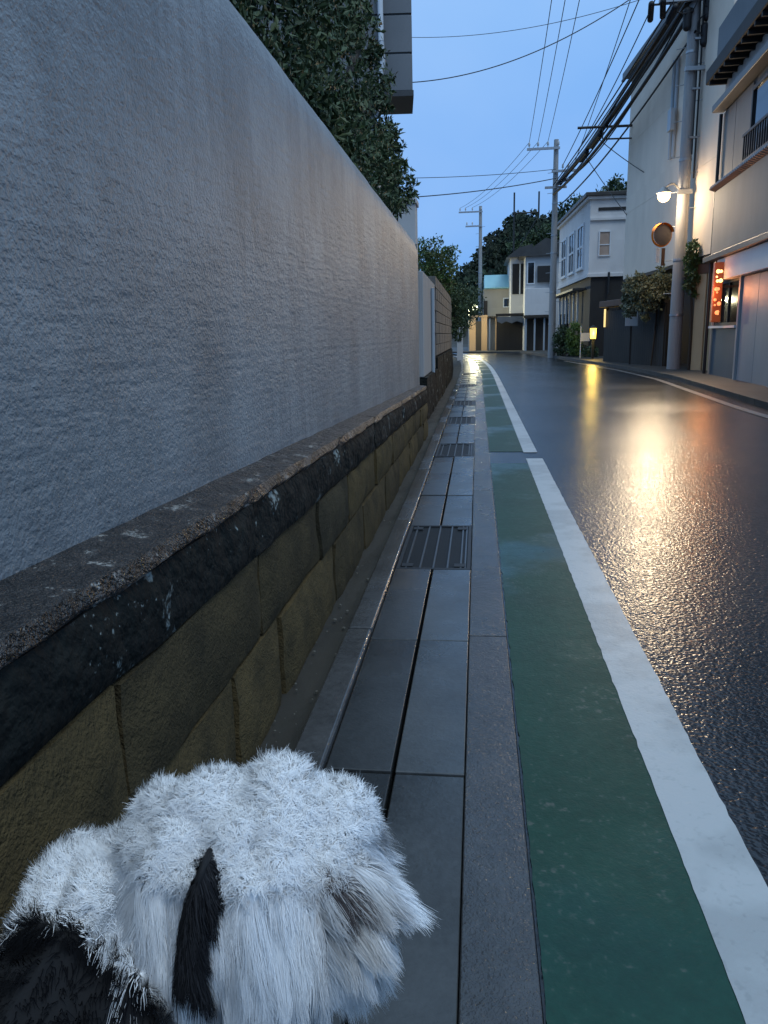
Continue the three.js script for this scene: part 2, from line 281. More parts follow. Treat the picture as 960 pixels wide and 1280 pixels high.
// ------------------------------------------------------------------ the near left wall
function roughBlock(L, h, d, nx, ny, nz, amp, s, round = 0.02) {    // local: x 0..d towards the street, y 0..h, z -L..0
  const g0 = new THREE.BoxGeometry(d, h, L, nx, ny, nz), p = g0.attributes.position;
  for (let i = 0; i < p.count; i++) {
    let x = p.getX(i), y = p.getY(i), z = p.getZ(i);
    const ex = d / 2 - x, ey = h / 2 - Math.abs(y), ez = L / 2 - Math.abs(z);
    const near = Math.min(ey, ez); if (ex < 1e-4 && near < 1e-4) x -= round;
    const n = fbm3(x * 5 + s * 3.7, y * 7 + s, z * 5 + s * 1.3, 3);
    if (ex < 0.05) x += amp * n; y += (ey < 1e-4 ? 0.3 * amp * n : 0);
    p.setXYZ(i, x, y, z);
  }
  g0.translate(-d / 2, h / 2, -L / 2); const g = boxUV(g0, 1, s * 0.37); g.computeVertexNormals(); return mergeVerts(g);
}
function mergeVerts(g) { g.deleteAttribute('normal'); const q = mergeVertices(g, 1e-4); q.computeVertexNormals(); return q; }
const ledgeY = Z => 0.815 - 0.0235 * Z, ledgeX = Z => -0.665 + 0.0045 * Z, renderX = Z => -0.83 + 0.0115 * Z, topY = Z => 2.325 - 0.005 * Z;
{
  const W = thing('boundary_wall', 'tall grey rendered wall with dark ledge on a base of brown stone blocks', 'wall');
  // rendered upper face with a slightly uneven trowelled surface
  const zs = range(-5, 9.7, 0.1), N = 22, p = [], uv = [], ix = [];
  zs.forEach(Z => { for (let k = 0; k <= N; k++) { const y = ledgeY(Z) - 0.05 + (topY(Z) - ledgeY(Z) + 0.05) * k / N; const r = k === N ? -0.03 : k === N - 1 ? -0.004 : 0; p.push(renderX(Z) + r + 0.006 * fbm3(y * 2.1, Z * 1.4, 4, 3), y + (k === N ? 0.006 * fbm3(1, Z * 3, 7, 2) : 0), -Z); uv.push(Z, y); } });
  const row = N + 1; for (let r = 0; r < zs.length - 1; r++) for (let k = 0; k < N; k++) { const a = r * row + k; ix.push(a, a + row, a + 1, a + 1, a + row, a + row + 1); }
  const g = new THREE.BufferGeometry(); g.setAttribute('position', new THREE.Float32BufferAttribute(p, 3)); g.setAttribute('uv', new THREE.Float32BufferAttribute(uv, 2)); g.setIndex(ix); g.computeVertexNormals();
  for (const q of [g]) { const n = q.attributes.normal; if (n.getX(100) < 0) { q.setIndex(ix.map((v, i) => i % 3 === 1 ? ix[i + 1] : i % 3 === 2 ? ix[i - 1] : v)); q.computeVertexNormals(); } }
  mesh('rendered_face', g, M.stucco, W);
  const core = strip(range(-5, 9.7, 0.5), Z => renderX(Z) - 0.22, Z => renderX(Z) - 0.03, (x, Z) => topY(Z) - 0.001);
  mesh('wall_top', core, M.stucco, W);
  mesh('wall_end', box(-0.95, renderX(9.7) - 0.004, -0.05, topY(9.7) - 0.003, -9.7, -9.66), M.stucco, W);
  mesh('wall_back', box(-1.06, -1.02, -0.05, 2.2, -9.65, 5), M.stucco, W);
  // ledge stones
  let Z = -4.4, i = 0;
  while (Z < 9.55) {
    const L = Math.min(rr(1.2, 1.8), 9.7 - Z), zc = Z + L / 2;
    const s = mesh('ledge_stone', roughBlock(L - 0.001, 0.05, 0.22, 6, 2, 14, 0.024, i * 2.3, 0.02), M.ledge, W);
    s.position.set(ledgeX(Z), ledgeY(Z) - 0.05, -Z); s.rotation.set(-0.0235, -0.0045, -0.12);
    const c = mesh('cap_stone', roughBlock(L - 0.004, 0.165, 0.24, 4, 5, 12, 0.03, i * 3.1 + 9, 0.014), M.blackstone, W);
    c.position.set(ledgeX(Z) + 0.004, ledgeY(Z) - 0.205, -Z); c.rotation.x = -0.0235; c.rotation.y = -0.0045;
    Z += L; i++;
  }
  for (const row of [0, 1]) {
    Z = row ? -4 : -4.4;
    const joints = row ? [1.27, 2.22, 3.1, 3.83, 4.9, 5.8, 6.7, 7.6, 8.6, 9.62] : [0.95, 1.92, 2.42, 3.4, 4.3, 5.3, 6.2, 7.2, 8.1, 9.0, 9.62];
    let q = 0; const list = [-4, -3, -2, -1, 0, 0.5].concat(joints);
    for (let k = 0; k < list.length - 1; k++) {
      const a = list[k], b = list[k + 1], zc = (a + b) / 2, top = ledgeY(zc) - 0.205, mid = top * 0.52;
      const y0 = row ? mid + 0.009 : -0.06, y1 = row ? top : mid - 0.009;
      const s = mesh('stone_block', roughBlock(b - a - 0.022, y1 - y0, 0.24, 3, 4, 8, 0.018, k * 1.7 + row * 31, 0.016), M.tuff[Math.floor(rnd() * 4)], W);
      s.position.set(-0.662 + 0.0055 * zc + rr(-0.008, 0.008), y0, -a); s.rotation.x = row ? -0.012 : 0;
    }
  }
  mesh('wall_core', box(-1.0, -0.76, -0.05, 0.5, -9.64, 5), M.blackstone, W);
}

// ------------------------------------------------------------------ foliage
function leafGeo(w, l) { const g = new THREE.BufferGeometry(); g.setAttribute('position', new THREE.Float32BufferAttribute([0, 0, 0, -w, l * 0.5, w * 0.35, 0, l, 0, w, l * 0.5, w * 0.35], 3)); g.setIndex([0, 2, 1, 0, 3, 2]); g.computeVertexNormals(); return g; }
const tmpM = new THREE.Matrix4(), tmpQ = new THREE.Quaternion(), tmpE = new THREE.Euler();
function leafCloud(count, w, l, place) {                           // leaves joined into one mesh
  const P = new Float32Array(count * 18), base = [[0, 0, 0], [0, l, 0], [-w, l * 0.5, w * 0.4], [0, 0, 0], [w, l * 0.5, w * 0.4], [0, l, 0]], v = V();
  for (let i = 0; i < count; i++) {
    const q = place(i); tmpE.set(q[3] ?? rr(0, 6.28), rr(0, 6.28), q[4] ?? rr(0, 6.28)); tmpQ.setFromEuler(tmpE); const s = rr(0.6, 1.25);
    for (let k = 0; k < 6; k++) { v.set(base[k][0] * s, base[k][1] * s, base[k][2] * s).applyQuaternion(tmpQ); P.set([v.x + q[0], v.y + q[1], v.z + q[2]], i * 18 + k * 3); }
  }
  const g = new THREE.BufferGeometry(); g.setAttribute('position', new THREE.BufferAttribute(P, 3)); g.computeVertexNormals(); return g;
}
function inBlob(c, r) { let x, y, z; do { x = rr(-1, 1); y = rr(-1, 1); z = rr(-1, 1); } while (x * x + y * y + z * z > 1); const k = Math.pow(x * x + y * y + z * z, -0.18); return [c[0] + x * k * r[0], c[1] + y * k * r[1], c[2] + z * k * r[2]]; }
function plant(name, label, cat, group, base, blobs, n, w, l, mats, trunkR, limbs = true) {
  const t = thing(name, label, cat, group, base);
  const tip = blobs.reduce((a, b) => a[0][1] > b[0][1] ? a : b)[0];
  const tg = [tube([V(0, -0.15, 0), V(tip[0] * 0.3 + 0.03, tip[1] * 0.35, tip[2] * 0.3), V(tip[0] * 0.8, tip[1] * 0.8, tip[2] * 0.8)], trunkR, 10, 7)];
  if (limbs) for (const [c] of blobs) tg.push(tube([V(tip[0] * 0.2, Math.min(tip[1], c[1]) * 0.35, tip[2] * 0.2), V(c[0] * 0.5, c[1] * 0.62, c[2] * 0.5), V(...c)], trunkR * 0.4, 8, 5));
  mesh('trunk', merge(tg), M.bark, t);
  const tw = blobs.reduce((s, b) => s + b[1][0] * b[1][1] * b[1][2], 0);
  mats.forEach((m, k) => {
    const clumps = []; blobs.forEach(([c, r]) => { const q = Math.max(6, Math.round(26 * r[0] * r[1] * r[2] / tw * blobs.length)); for (let i = 0; i < q; i++) { const s = rr(0.2, 0.42) * Math.min(r[0], r[1], r[2]); clumps.push([inBlob(c, r.map(x => Math.max(0.05, x - s * 0.5))), s]); } });
    mesh('crown', leafCloud(Math.round(n / mats.length), w, l, () => { const [c, s] = clumps[Math.floor(rnd() * clumps.length)]; return inBlob(c, [s, s * 0.8, s]); }), m, t);
  });
  return t;
}
// evergreen behind the wall
{
  const blobs = [];
  for (const [x, y, z, a, b, c] of [[-1.55, 2.75, -2.9, 0.5, 0.6, 0.7], [-1.7, 3.3, -3.8, 0.7, 0.9, 0.8], [-1.65, 2.7, -4.6, 0.6, 0.7, 0.8], [-1.9, 4.2, -4.8, 0.8, 0.9, 0.9], [-1.55, 3.4, -5.8, 0.6, 1.0, 0.9], [-1.75, 4.6, -6.2, 0.6, 0.9, 0.9], [-1.4, 2.7, -6.6, 0.55, 0.7, 0.9], [-1.3, 3.5, -7.6, 0.42, 0.9, 0.8], [-1.2, 2.75, -8.2, 0.4, 0.65, 0.8], [-1.35, 4.4, -8.0, 0.4, 0.6, 0.7], [-1.12, 2.75, -9.3, 0.33, 0.5, 0.5], [-1.2, 3.4, -9.0, 0.28, 0.5, 0.5], [-1.15, 3.9, -9.4, 0.26, 0.5, 0.45], [-1.25, 4.4, -9.2, 0.25, 0.5, 0.4]]) blobs.push([[x + 1.7, y, z + 5.6], [a, b, c]]);
  plant('evergreen_hedge_tree', 'dark evergreen shrub spilling over the top of the grey rendered wall', 'shrub', null, [-1.7, 0, -5.6], blobs, 46000, 0.017, 0.075, M.leafdark, 0.11);
  // drooping spray at the wall's end
  plant('drooping_shrub', 'small dark green spray hanging at the end of the rendered wall', 'shrub', null, [-1.15, 0, -10.2], [[[0.18, 3.0, 0.1], [0.22, 0.32, 0.3]], [[0.06, 3.4, 0.2], [0.2, 0.35, 0.3]]], 2600, 0.016, 0.085, M.leafdark, 0.03);
}
// house behind the wall: overhanging upper storey with wide siding boards
{
  const Zf = 12.2, xr = atZ(516, 128, Zf).x;
  const t = thing('house', 'grey sided house upper storey jutting out behind the evergreen shrub', 'house', null, [xr, 0, -Zf], 0.1);
  mesh('wall', box(-6, -0.55, 0, 4.47, -6.5, -0.4), M.palewall, t);
  mesh('upper_core', box(-6, -0.03, 4.7, 8.9, -0.9, -0.03), M.sidinggrey, t);
  for (let k = 0; k < 8; k++) { const y = 4.68 + k * 0.5; mesh('siding_board', box(-6, 0.0, y, y + 0.475, -0.028, 0.0, 0.006), M.sidinggrey, t); mesh('siding_board', box(-0.028, 0.002, y, y + 0.475, -0.9, -0.03, 0.006), M.sidinggrey, t); }
  mesh('fascia', box(-6, 0.015, 4.6, 4.676, -0.92, 0.016), M.roofdark, t);
  mesh('roof', box(-6.3, 0.3, 8.9, 9.1, -6.8, 0.4), M.roofdark, t);
  mesh('downspout', cyl(V(-0.44, 8.8, 0.09), V(-0.44, 5.3, 0.09), 0.04), M.whitepaint, t);
  mesh('downspout', tube([V(-0.44, 5.3, 0.09), V(-0.43, 5.0, 0.06), V(-0.5, 4.7, -0.0), V(-0.53, 4.4, -0.3)], 0.04, 10), M.whitepaint, t);
  const p = thing('gate_pillar', 'pale rendered pillar standing just beyond the rendered wall', 'pillar', null, [-0.99, 0, -10.75]);
  mesh('shaft', box(-0.2, 0.17, -0.05, 2.9, -0.35, 0, 0.01), M.palewall, p); mesh('cap', box(-0.22, 0.19, 2.9, 2.97, -0.37, 0.02, 0.01), M.palewall, p);
}
// second and third walls on the left
{
  const t = thing('garden_wall', 'plain grey rendered wall on a dark stone footing past the pillar', 'wall');
  mesh('rendered_face', box(-0.98, -0.76, 0.62, 2.08, -14.2, -11.15, 0.01), M.greywall, t);
  for (let k = 0; k < 4; k++) mesh('footing_stone', roughBlock(0.74, 0.66, 0.3, 2, 2, 3, 0.03, k * 5 + 2), M.blackstone, t).position.set(-0.7 + rr(-0.01, 0.01), -0.05, -11.15 - k * 0.76);
  mesh('downpipe', cyl(V(-0.73, 0.6, -13), V(-0.73, 1.95, -13), 0.03), M.pipe, t);
  const b = thing('block_wall', 'brownish concrete block wall on dark stone footing beyond grey garden wall', 'wall');
  for (let r = 0; r < 7; r++) for (let k = 0; k < 21; k++) { const Z = 14.25 + k * 0.41 + (r % 2) * 0.2; const s = mesh('block', box(-0.96, -0.745, 0, 0.19, -0.4, 0, 0.006), M.block, b); s.position.set(bend(Z) + rr(-0.004, 0.004), 0.84 + r * 0.2, -Z); }
  for (let k = 0; k < 11; k++) { const Z = 14.25 + k * 0.8; mesh('footing_stone', roughBlock(0.78, 0.86, 0.3, 2, 3, 3, 0.05, k * 5 + 41), M.blackstone, b).position.set(-0.70 + bend(Z), -0.05, -Z); }
  // dark clipped plants at its foot, white gate post farther on
  const gp = thing('white_gate_post', 'small white gate post beside the far left hedge', 'post', null, [atZ(575, 425, 38).x, 0, -38]);
  mesh('shaft', box(-0.14, 0.14, -0.05, 1.5, -0.14, 0.14, 0.01), M.palewall, gp); mesh('cap', box(-0.17, 0.17, 1.5, 1.6, -0.17, 0.17, 0.01), M.palewall, gp); mesh('letter_box', box(-0.07, 0.07, 0.9, 1.15, 0.14, 0.17), M.darksteel, gp);
  const tr = (px, Z) => atZ(px, 400, Z).x, hy = (py, Z) => atZ(560, py, Z).y;
  plant('garden_tree', 'bright green garden tree rising behind the brownish block wall', 'tree', 'trees along the left side', [tr(537, 24) - 0.5, 0, -24], [[[0.3, hy(345, 24), 0], [1.0, 1.2, 1.2]], [[0.9, hy(335, 24), 0.3], [0.6, 0.9, 0.9]], [[-0.4, hy(325, 24), 0.4], [0.8, 0.9, 1]]], 9000, 0.028, 0.10, [...M.leafgreen, M.leafdark[2]], 0.1);
  plant('dark_tree', 'dark green tree past the block wall, over the white gate post', 'tree', 'trees along the left side', [tr(560, 33) - 1.2, 0, -33], [[[0.9, hy(375, 33), 0], [1.1, 1.3, 1.5]], [[1.5, hy(395, 33), 0.5], [0.8, 1.0, 1.2]], [[0.1, hy(352, 33), 0.4], [1.1, 1.2, 1.2]]], 9000, 0.035, 0.13, M.leafdark, 0.12);
  plant('dark_tree', 'dark round tree behind the wooden gateposts at the road bend', 'tree', 'trees along the left side', [tr(580, 48) - 0.8, 0, -48], [[[0.6, hy(380, 48), 0], [1.4, 1.5, 1.5]], [[-0.8, hy(372, 48), 0], [1.2, 1.6, 1.4]], [[-0.4, hy(400, 48), 0], [1.3, 1.2, 1.4]]], 8000, 0.045, 0.16, M.leafdark, 0.14);
  plant('hedge', 'low dark hedge at the foot of the left trees past block wall', 'hedge', null, [-2.0, 0, -30], [[[0.3, 0.8, 4], [0.6, 0.9, 2.5]], [[-0.2, 0.9, -1], [0.7, 1.0, 2.5]], [[-0.9, 0.9, -6], [0.7, 1.0, 2.5]]], 9000, 0.03, 0.10, M.leafdark, 0.05);
}

// ------------------------------------------------------------------ buildings on the right
function frame(name, label, cat, p0, p1, group) {                  // local x runs p0 -> p1, local z points out to the street
  return thing(name, label, cat, group, [p0[0], 0, p0[1]], Math.atan2(-(p1[1] - p0[1]), p1[0] - p0[0]));
}
function windowPart(t, x0, x1, y0, y1, z, frameMat, o = {}) {
  const fw = o.fw || 0.06, w = mesh('window', merge([box(x0, x1, y0, y0 + fw, z, z + 0.06), box(x0, x1, y1 - fw, y1, z, z + 0.06), box(x0, x0 + fw, y0 + fw, y1 - fw, z, z + 0.06), box(x1 - fw, x1, y0 + fw, y1 - fw, z, z + 0.06), ...(o.mid ? [box((x0 + x1) / 2 - fw / 2, (x0 + x1) / 2 + fw / 2, y0 + fw, y1 - fw, z, z + 0.05)] : []), ...(o.bar ? [box(x0 + fw, x1 - fw, (y0 + y1) / 2 - fw / 2, (y0 + y1) / 2 + fw / 2, z, z + 0.05)] : [])]), frameMat, t);
  mesh('pane', box(x0 + fw, x1 - fw, y0 + fw, y1 - fw, z + 0.005, z + 0.02), o.pane || M.glass, w);
  if (o.sill) mesh('sill', box(x0 - 0.06, x1 + 0.06, y0 - 0.06, y0, z, z + 0.12), frameMat, w);
  return w;
}
// house A: near right
{
  const far = [5.74, -20.5], near = [5.18, -10], L = 10.5;
  const t = frame('shop_house', 'grey two storey house with plain panel doors, white fascia and dark double eaves', 'house', far, near);
  mesh('upper_wall', box(0, L, 4.4, 7, -6, -0.03), M.mauvewall, t);
  for (const [a, b] of [[0.0, 1.1], [1.13, 2.4], [5.5, 8], [8.03, 10.5]]) mesh('wall_panel', box(a, b, 4.5, 6.12, -0.028, 0), M.mauvewall, t);
  windowPart(t, 2.45, 5.45, 4.5, 6.0, -0.03, M.darksteel, { mid: true, fw: 0.08 });
  const rl = []; for (let x = 2.5; x <= 5.4; x += 0.16) rl.push(box(x, x + 0.03, 4.58, 5.05, 0.12, 0.15)); rl.push(box(2.45, 5.45, 5.05, 5.1, 0.11, 0.16), box(2.45, 5.45, 4.54, 4.58, 0.11, 0.16), box(2.45, 2.5, 4.7, 4.75, 0, 0.12), box(5.4, 5.45, 4.7, 4.75, 0, 0.12));
  mesh('window_rail', merge(rl), M.darksteel, t);
  mesh('middle_wall', box(0, L, 2.92, 4.38, -6, 0.1), M.mauvewall, t);
  const capG = new THREE.CylinderGeometry(0.05, 0.05, 0.26, 10, 1, false); capG.rotateX(Math.PI / 2 - 0.35);
  const tileMat = std([0.24, 0.22, 0.20], 0.22);
  for (let x = 0.08; x < 6; x += 0.16) mesh('tile_end', capG, tileMat, t).position.set(x, 4.43, 0.1);
  mesh('eave', box(-0.1, L, 6.16, 6.32, -0.02, 0.26, 0.02), M.roofgrey, t);
  mesh('upper_band', box(0.05, L, 6.34, 6.78, -0.028, 0.02), M.palewall, t);
  mesh('upper_eave', box(-0.2, L, 6.8, 7.1, -0.5, 0.42, 0.02), M.black, t);
  for (let x = 0.1; x < 6; x += 0.45) mesh('rafter', box(x, x + 0.07, 6.71, 6.795, 0.022, 0.4), M.black, t);
  mesh('roof', box(-0.2, L, 7.12, 8.0, -6, 0.2), M.roofdark, t);
  // ground floor
  mesh('canopy', box(-0.15, L, 2.77, 2.9, 0.0, 0.24, 0.015), M.roofdark, t);
  mesh('fascia', box(0.9, L, 2.28, 2.76, -0.2, 0.13, 0.01), M.whitepaint, t);
  mesh('ground_wall', box(0, L, 2.3, 2.9, -6, -0.22), M.greywall, t);
  mesh('back_wall', box(0, L, 0, 2.3, -6, -5.9), M.black, t);
  mesh('side_wall', box(0, 0.12, 0, 2.76, -6, -0.02), M.greywall, t);
  mesh('dado', box(0.13, 2.5, 0, 1.2, -0.15, -0.02), M.navy, t);
  mesh('sill', box(0.1, 2.5, 1.205, 1.26, -0.15, 0.06), M.whitepaint, t);
  windowPart(t, 0.14, 2.48, 1.27, 2.28, -0.12, M.darksteel, { mid: true });
  mesh('pier', box(2.5, 2.62, 0, 2.28, -0.3, 0.02), M.shutter, t);
  const shut = []; for (const [a, b] of [[2.63, 3.8], [3.81, 4.98]]) shut.push(box(a, b, 0.05, 2.26, -0.1, -0.03, 0.008));
  mesh('panel_door', merge(shut), M.shutter, t);
  mesh('pier', box(5.0, 5.1, 0, 2.28, -0.3, 0.02), M.shutter, t);
  mesh('panel_door', merge(shut.map(g => g.clone().translate(2.48, 0, 0))), M.shutter, t);
  mesh('ground_wall', box(7.5, L, 0, 2.3, -0.3, 0), M.greywall, t);
  mesh('downpipe', cyl(V(0.03, 0.1, 0.07), V(0.03, 6.1, 0.07), 0.04), M.darksteel, t);
  // lit sign: a red cabinet with a column of glowing rounded tubes
  const s = frame('lit_sign', 'narrow red lit sign with glowing orange blobs beside the shop window', 'sign', far, near);
  mesh('bracket', box(1.5, 1.55, 2.1, 2.15, -0.13, 0.12), M.darksteel, s);
  mesh('cabinet', box(1.43, 1.6, 1.34, 2.66, 0.135, 0.33, 0.02), std([0.13, 0.03, 0.012], 0.4, { emissive: rgb(0.10, 0.022, 0.006), emissiveIntensity: 1 }), s);
  for (let k = 0; k < 5; k++) {
    const y = 2.52 - k * 0.245, list = [];
    for (let q = 0; q < 3; q++) { const g = new THREE.SphereGeometry(0.045 - 0.011 * q, 10, 8); g.scale(0.5, 1, 1); g.translate(1.605, y + rr(-0.07, 0.07), 0.235 + rr(-0.05, 0.05)); list.push(g); }
    mesh('lit_bulb', merge(list), glow(k < 2 ? [1, 0.5, 0.16] : [1, 0.24, 0.08], k < 2 ? 4 : 2), s);
  }
  const pl = new THREE.PointLight(rgb(1, 0.36, 0.12), 2.2, 0, 2); pl.position.set(1.74, 2.0, 0.5); pl.castShadow = true; pl.shadow.radius = 6; s.add(pl);
}
// pale boards between the two buildings
{
  const t = thing('board_door', 'tall pale wooden boards standing between the shop house and grey building', 'boards', null, [6.05, 0.09, -22.35], -0.9);
  mesh('board', box(-0.28, 0.05, -0.05, 2.55, -0.05, 0, 0.008), M.palewood, t); mesh('board', box(0.09, 0.28, -0.05, 2.55, -0.05, 0, 0.008), M.palewood, t);
  mesh('cross_rail', box(-0.29, 0.29, 1.9, 1.98, -0.09, -0.052), M.darkwood, t); mesh('header', box(-0.34, 0.34, 2.56, 2.8, -0.1, 0.02), M.redwood, t);
}
// grey building B
{
  const t = frame('grey_building', 'large blank grey building with overhanging upper wall behind the utility pole', 'building', [5.5, -31.4], [6.02, -21.3]), L = 10.11;
  mesh('upper_core', box(0.02, L, 3.12, 10.1, -8, -0.02), M.warmgrey, t);
  for (let r = 0; r < 3; r++) for (let k = 0; k < 4; k++) { const a = k * 2.527, y = 3.1 + r * 2.34; mesh('wall_panel', box(a + 0.003, a + 2.524, y + 0.003, y + 2.337, -0.018, 0.0), M.warmgrey, t); }
  mesh('eave', box(-0.25, L + 0.2, 10.12, 10.32, -8, 0.28, 0.03), M.roofdark, t);
  mesh('gutter', cyl(V(-0.2, 10.06, 0.26), V(L, 10.06, 0.26), 0.06), M.roofdark, t);
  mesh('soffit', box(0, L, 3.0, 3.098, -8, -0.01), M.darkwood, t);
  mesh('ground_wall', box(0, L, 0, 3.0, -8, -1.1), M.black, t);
  for (const s of [5.6, 5.95]) mesh('pipe', cyl(V(s, 6.2, 0.06), V(s, 8.9, 0.06), 0.05), M.pipe, t);
  mesh('pipe_box', box(5.8, 6.15, 6.9, 7.5, 0.11, 0.24, 0.02), M.pipe, t);
}
// dark fence with red-brown gate cap
{
  const t = frame('wooden_fence', 'dark brown board fence with red brown cap below grey building', 'fence', [4.72, -30.4], [5.72, -25.2]), L = 5.3;
  for (let k = 0; k < 30; k++) mesh('board', box(k * 0.176, k * 0.176 + 0.163, 0.05, 1.95 + rr(-0.02, 0.02), -0.03, 0), M.darkwood, t);
  for (const x of [0, 1.35, 2.7, 4.05, 5.3]) mesh('post', box(x - 0.05, x + 0.05, 0, 2.05, -0.13, -0.032), M.darkwood, t);
  for (const y of [0.5, 1.7]) mesh('rail', box(0, L, y, y + 0.08, -0.08, -0.032), M.darkwood, t);
  mesh('cap', box(-0.15, 2.6, 2.06, 2.28, -0.4, 0.18, 0.02), M.redwood, t);
  mesh('cap', box(2.62, L, 1.98, 2.1, -0.15, 0.05, 0.02), M.darkwood, t);
  const lw = tag(mesh('wall_light', box(-0.03, 0.03, 1.35, 2.0, 0.03, 0.08), glow([1, 0.72, 0.28], 1.1)), 'slim warm light strip on the end of the dark fence', 'wall light'); lw.position.set(4.7, 0, -30.3);
    plant('trailing_vine', 'grey green vine trailing over the dark fence by the pole', 'vine', null, [5.5, 0, -25.9], [[[-0.5, 2.5, 0.0], [0.45, 0.45, 0.7]], [[0.1, 2.6, 0.3], [0.4, 0.5, 0.5]], [[-0.15, 2.2, 0.4], [0.5, 0.4, 0.5]], [[-0.65, 2.1, -0.3], [0.25, 0.5, 0.6]], [[-0.35, 1.9, 0.4], [0.2, 0.45, 0.3]]], 6500, 0.035, 0.13, M.leafpale, 0.03, false);
  plant('climbing_plant', 'leafy green plant climbing behind the utility pole', 'plant', null, [5.83, 0, -22.6], [[[-0.08, 3.1, 0.0], [0.18, 0.45, 0.2]], [[-0.02, 2.5, 0.0], [0.17, 0.5, 0.2]]], 1600, 0.03, 0.13, [M.leafgreen[0], M.leafdark[2]], 0.04);
  const n = thing('white_notice_board', 'small white notice hung on the fence under the vine', 'notice', null, [5.1, 0, -27.2], -0.2);
  mesh('panel', box(-0.2, 0.2, 1.35, 1.95, 0.1, 0.13, 0.005), M.whitepaint, n); mesh('stake', box(-0.03, 0.03, 0, 1.95, 0.06, 0.098), M.darkwood, n);
}
// white and black house C
{
  const t = frame('white_and_black_house', 'house with white upper floor over a black ground floor', 'house', [4.6, -46.8], [4.95, -37]), L = 9.81; t.scale.y = 0.86;
  mesh('upper_wall', box(0, L, 4.3, 8.0, -6, 0), M.whitewall, t);
  mesh('lower_wall', box(0.05, L - 0.05, 0, 4.2, -6, -0.12), M.black, t);
  mesh('base_band', box(-0.05, L + 0.05, 4.18, 4.36, -6.05, 0.06, 0.01), M.whitewall, t);
  mesh('cornice', box(-0.1, L + 0.1, 8.0, 8.16, -6.1, 0.14, 0.02), M.whitewall, t);
  mesh('roof', box(-0.2, L + 0.2, 8.16, 8.34, -6.2, 0.24, 0.02), M.roofdark, t);
  mesh('louvre', box(L + 0.002, L + 0.03, 7.45, 7.6, -5, -0.35), M.black, t);
  mesh('string_course', box(L + 0.002, L + 0.08, 6.98, 7.1, -6, 0.0), M.whitewall, t);
  for (const x of [1.3, 4.0, 6.7]) windowPart(t, x, x + 1.7, 4.75, 7.1, 0.002, M.whitepaint, { mid: true, bar: true, fw: 0.12, sill: true });
    const wn = mesh('window', merge([box(L + 0.002, L + 0.05, 5.2, 5.26, -0.93, -0.4), box(L + 0.002, L + 0.05, 6.4, 6.46, -0.93, -0.4), box(L + 0.002, L + 0.05, 5.26, 6.4, -0.93, -0.88), box(L + 0.002, L + 0.05, 5.26, 6.4, -0.45, -0.4), box(L + 0.002, L + 0.04, 5.75, 5.8, -0.88, -0.45)]), M.whitepaint, t);
  mesh('pane', box(L + 0.002, L + 0.02, 5.26, 6.4, -0.88, -0.45), M.curtain, wn);
  mesh('shop_window', box(0.6, 3.4, 0.9, 3.4, -0.118, -0.06), M.glass, t);
  for (let k = 0; k < 6; k++) mesh('white_post', box(1.0 + k * 1.25, 1.07 + k * 1.25, 1.9, 3.6, 0.0, 0.08), M.whitepaint, t);
  mesh('awning', box(0.2, 8.6, 3.6, 3.72, -0.12, 0.5, 0.01), M.roofdark, t);
  mesh('conduit', cyl(V(L + 0.06, 3.3, -0.9), V(L + 0.06, 4.4, -0.9), 0.05), M.darksteel, t);
  // garden in front
  const rx = (px, Z) => atZ(px, 430, Z).x;
  plant('lime_shrub', 'yellow green rounded shrub in front of the black ground floor', 'shrub', null, [rx(717, 37), 0, -37], [[[0, 1.0, 0], [0.38, 0.7, 0.5]], [[0.1, 0.6, 0.2], [0.36, 0.5, 0.4]]], 2600, 0.035, 0.12, M.leaflime, 0.03);
  plant('garden_shrub', 'dark green shrub at the foot of the second utility pole', 'shrub', null, [rx(703, 38.6), 0, -38.6], [[[0, 0.8, 0], [0.45, 0.8, 0.5]], [[0.5, 0.35, 1.0], [0.5, 0.35, 0.5]], [[1.0, 0.3, 2.6], [0.4, 0.3, 0.5]]], 3200, 0.035, 0.12, M.leafdark, 0.03);
  const l = thing('garden_lantern', 'yellow glowing lantern on a short post beside the lime shrub', 'lantern', null, [rx(741, 33.6), 0.05, -33.6]);
  mesh('post', box(-0.05, 0.05, -0.05, 0.85, -0.05, 0.05), M.darksteel, l); mesh('lamp_glass', new THREE.CylinderGeometry(0.13, 0.11, 0.42, 10).translate(0, 1.07, 0), glow([1, 0.62, 0.06], 5), l); mesh('cap', new THREE.ConeGeometry(0.2, 0.14, 8).translate(0, 1.35, 0), M.darksteel, l);
  const pl = new THREE.PointLight(rgb(1, 0.66, 0.15), 3.2, 0, 2); pl.position.set(0, 1.07, 0.2); pl.castShadow = true; pl.shadow.radius = 6; l.add(pl);
  const sg = thing('small_white_sign', 'small white board sign between the lime shrub and lantern', 'sign', null, [rx(731, 34.6), 0.05, -34.6]);
  mesh('panel', box(-0.2, 0.2, 0.75, 1.1, 0, 0.03), M.whitepaint, sg); mesh('leg', box(-0.2, -0.16, -0.05, 1.4, -0.03, -0.002), M.whitepaint, sg);
}
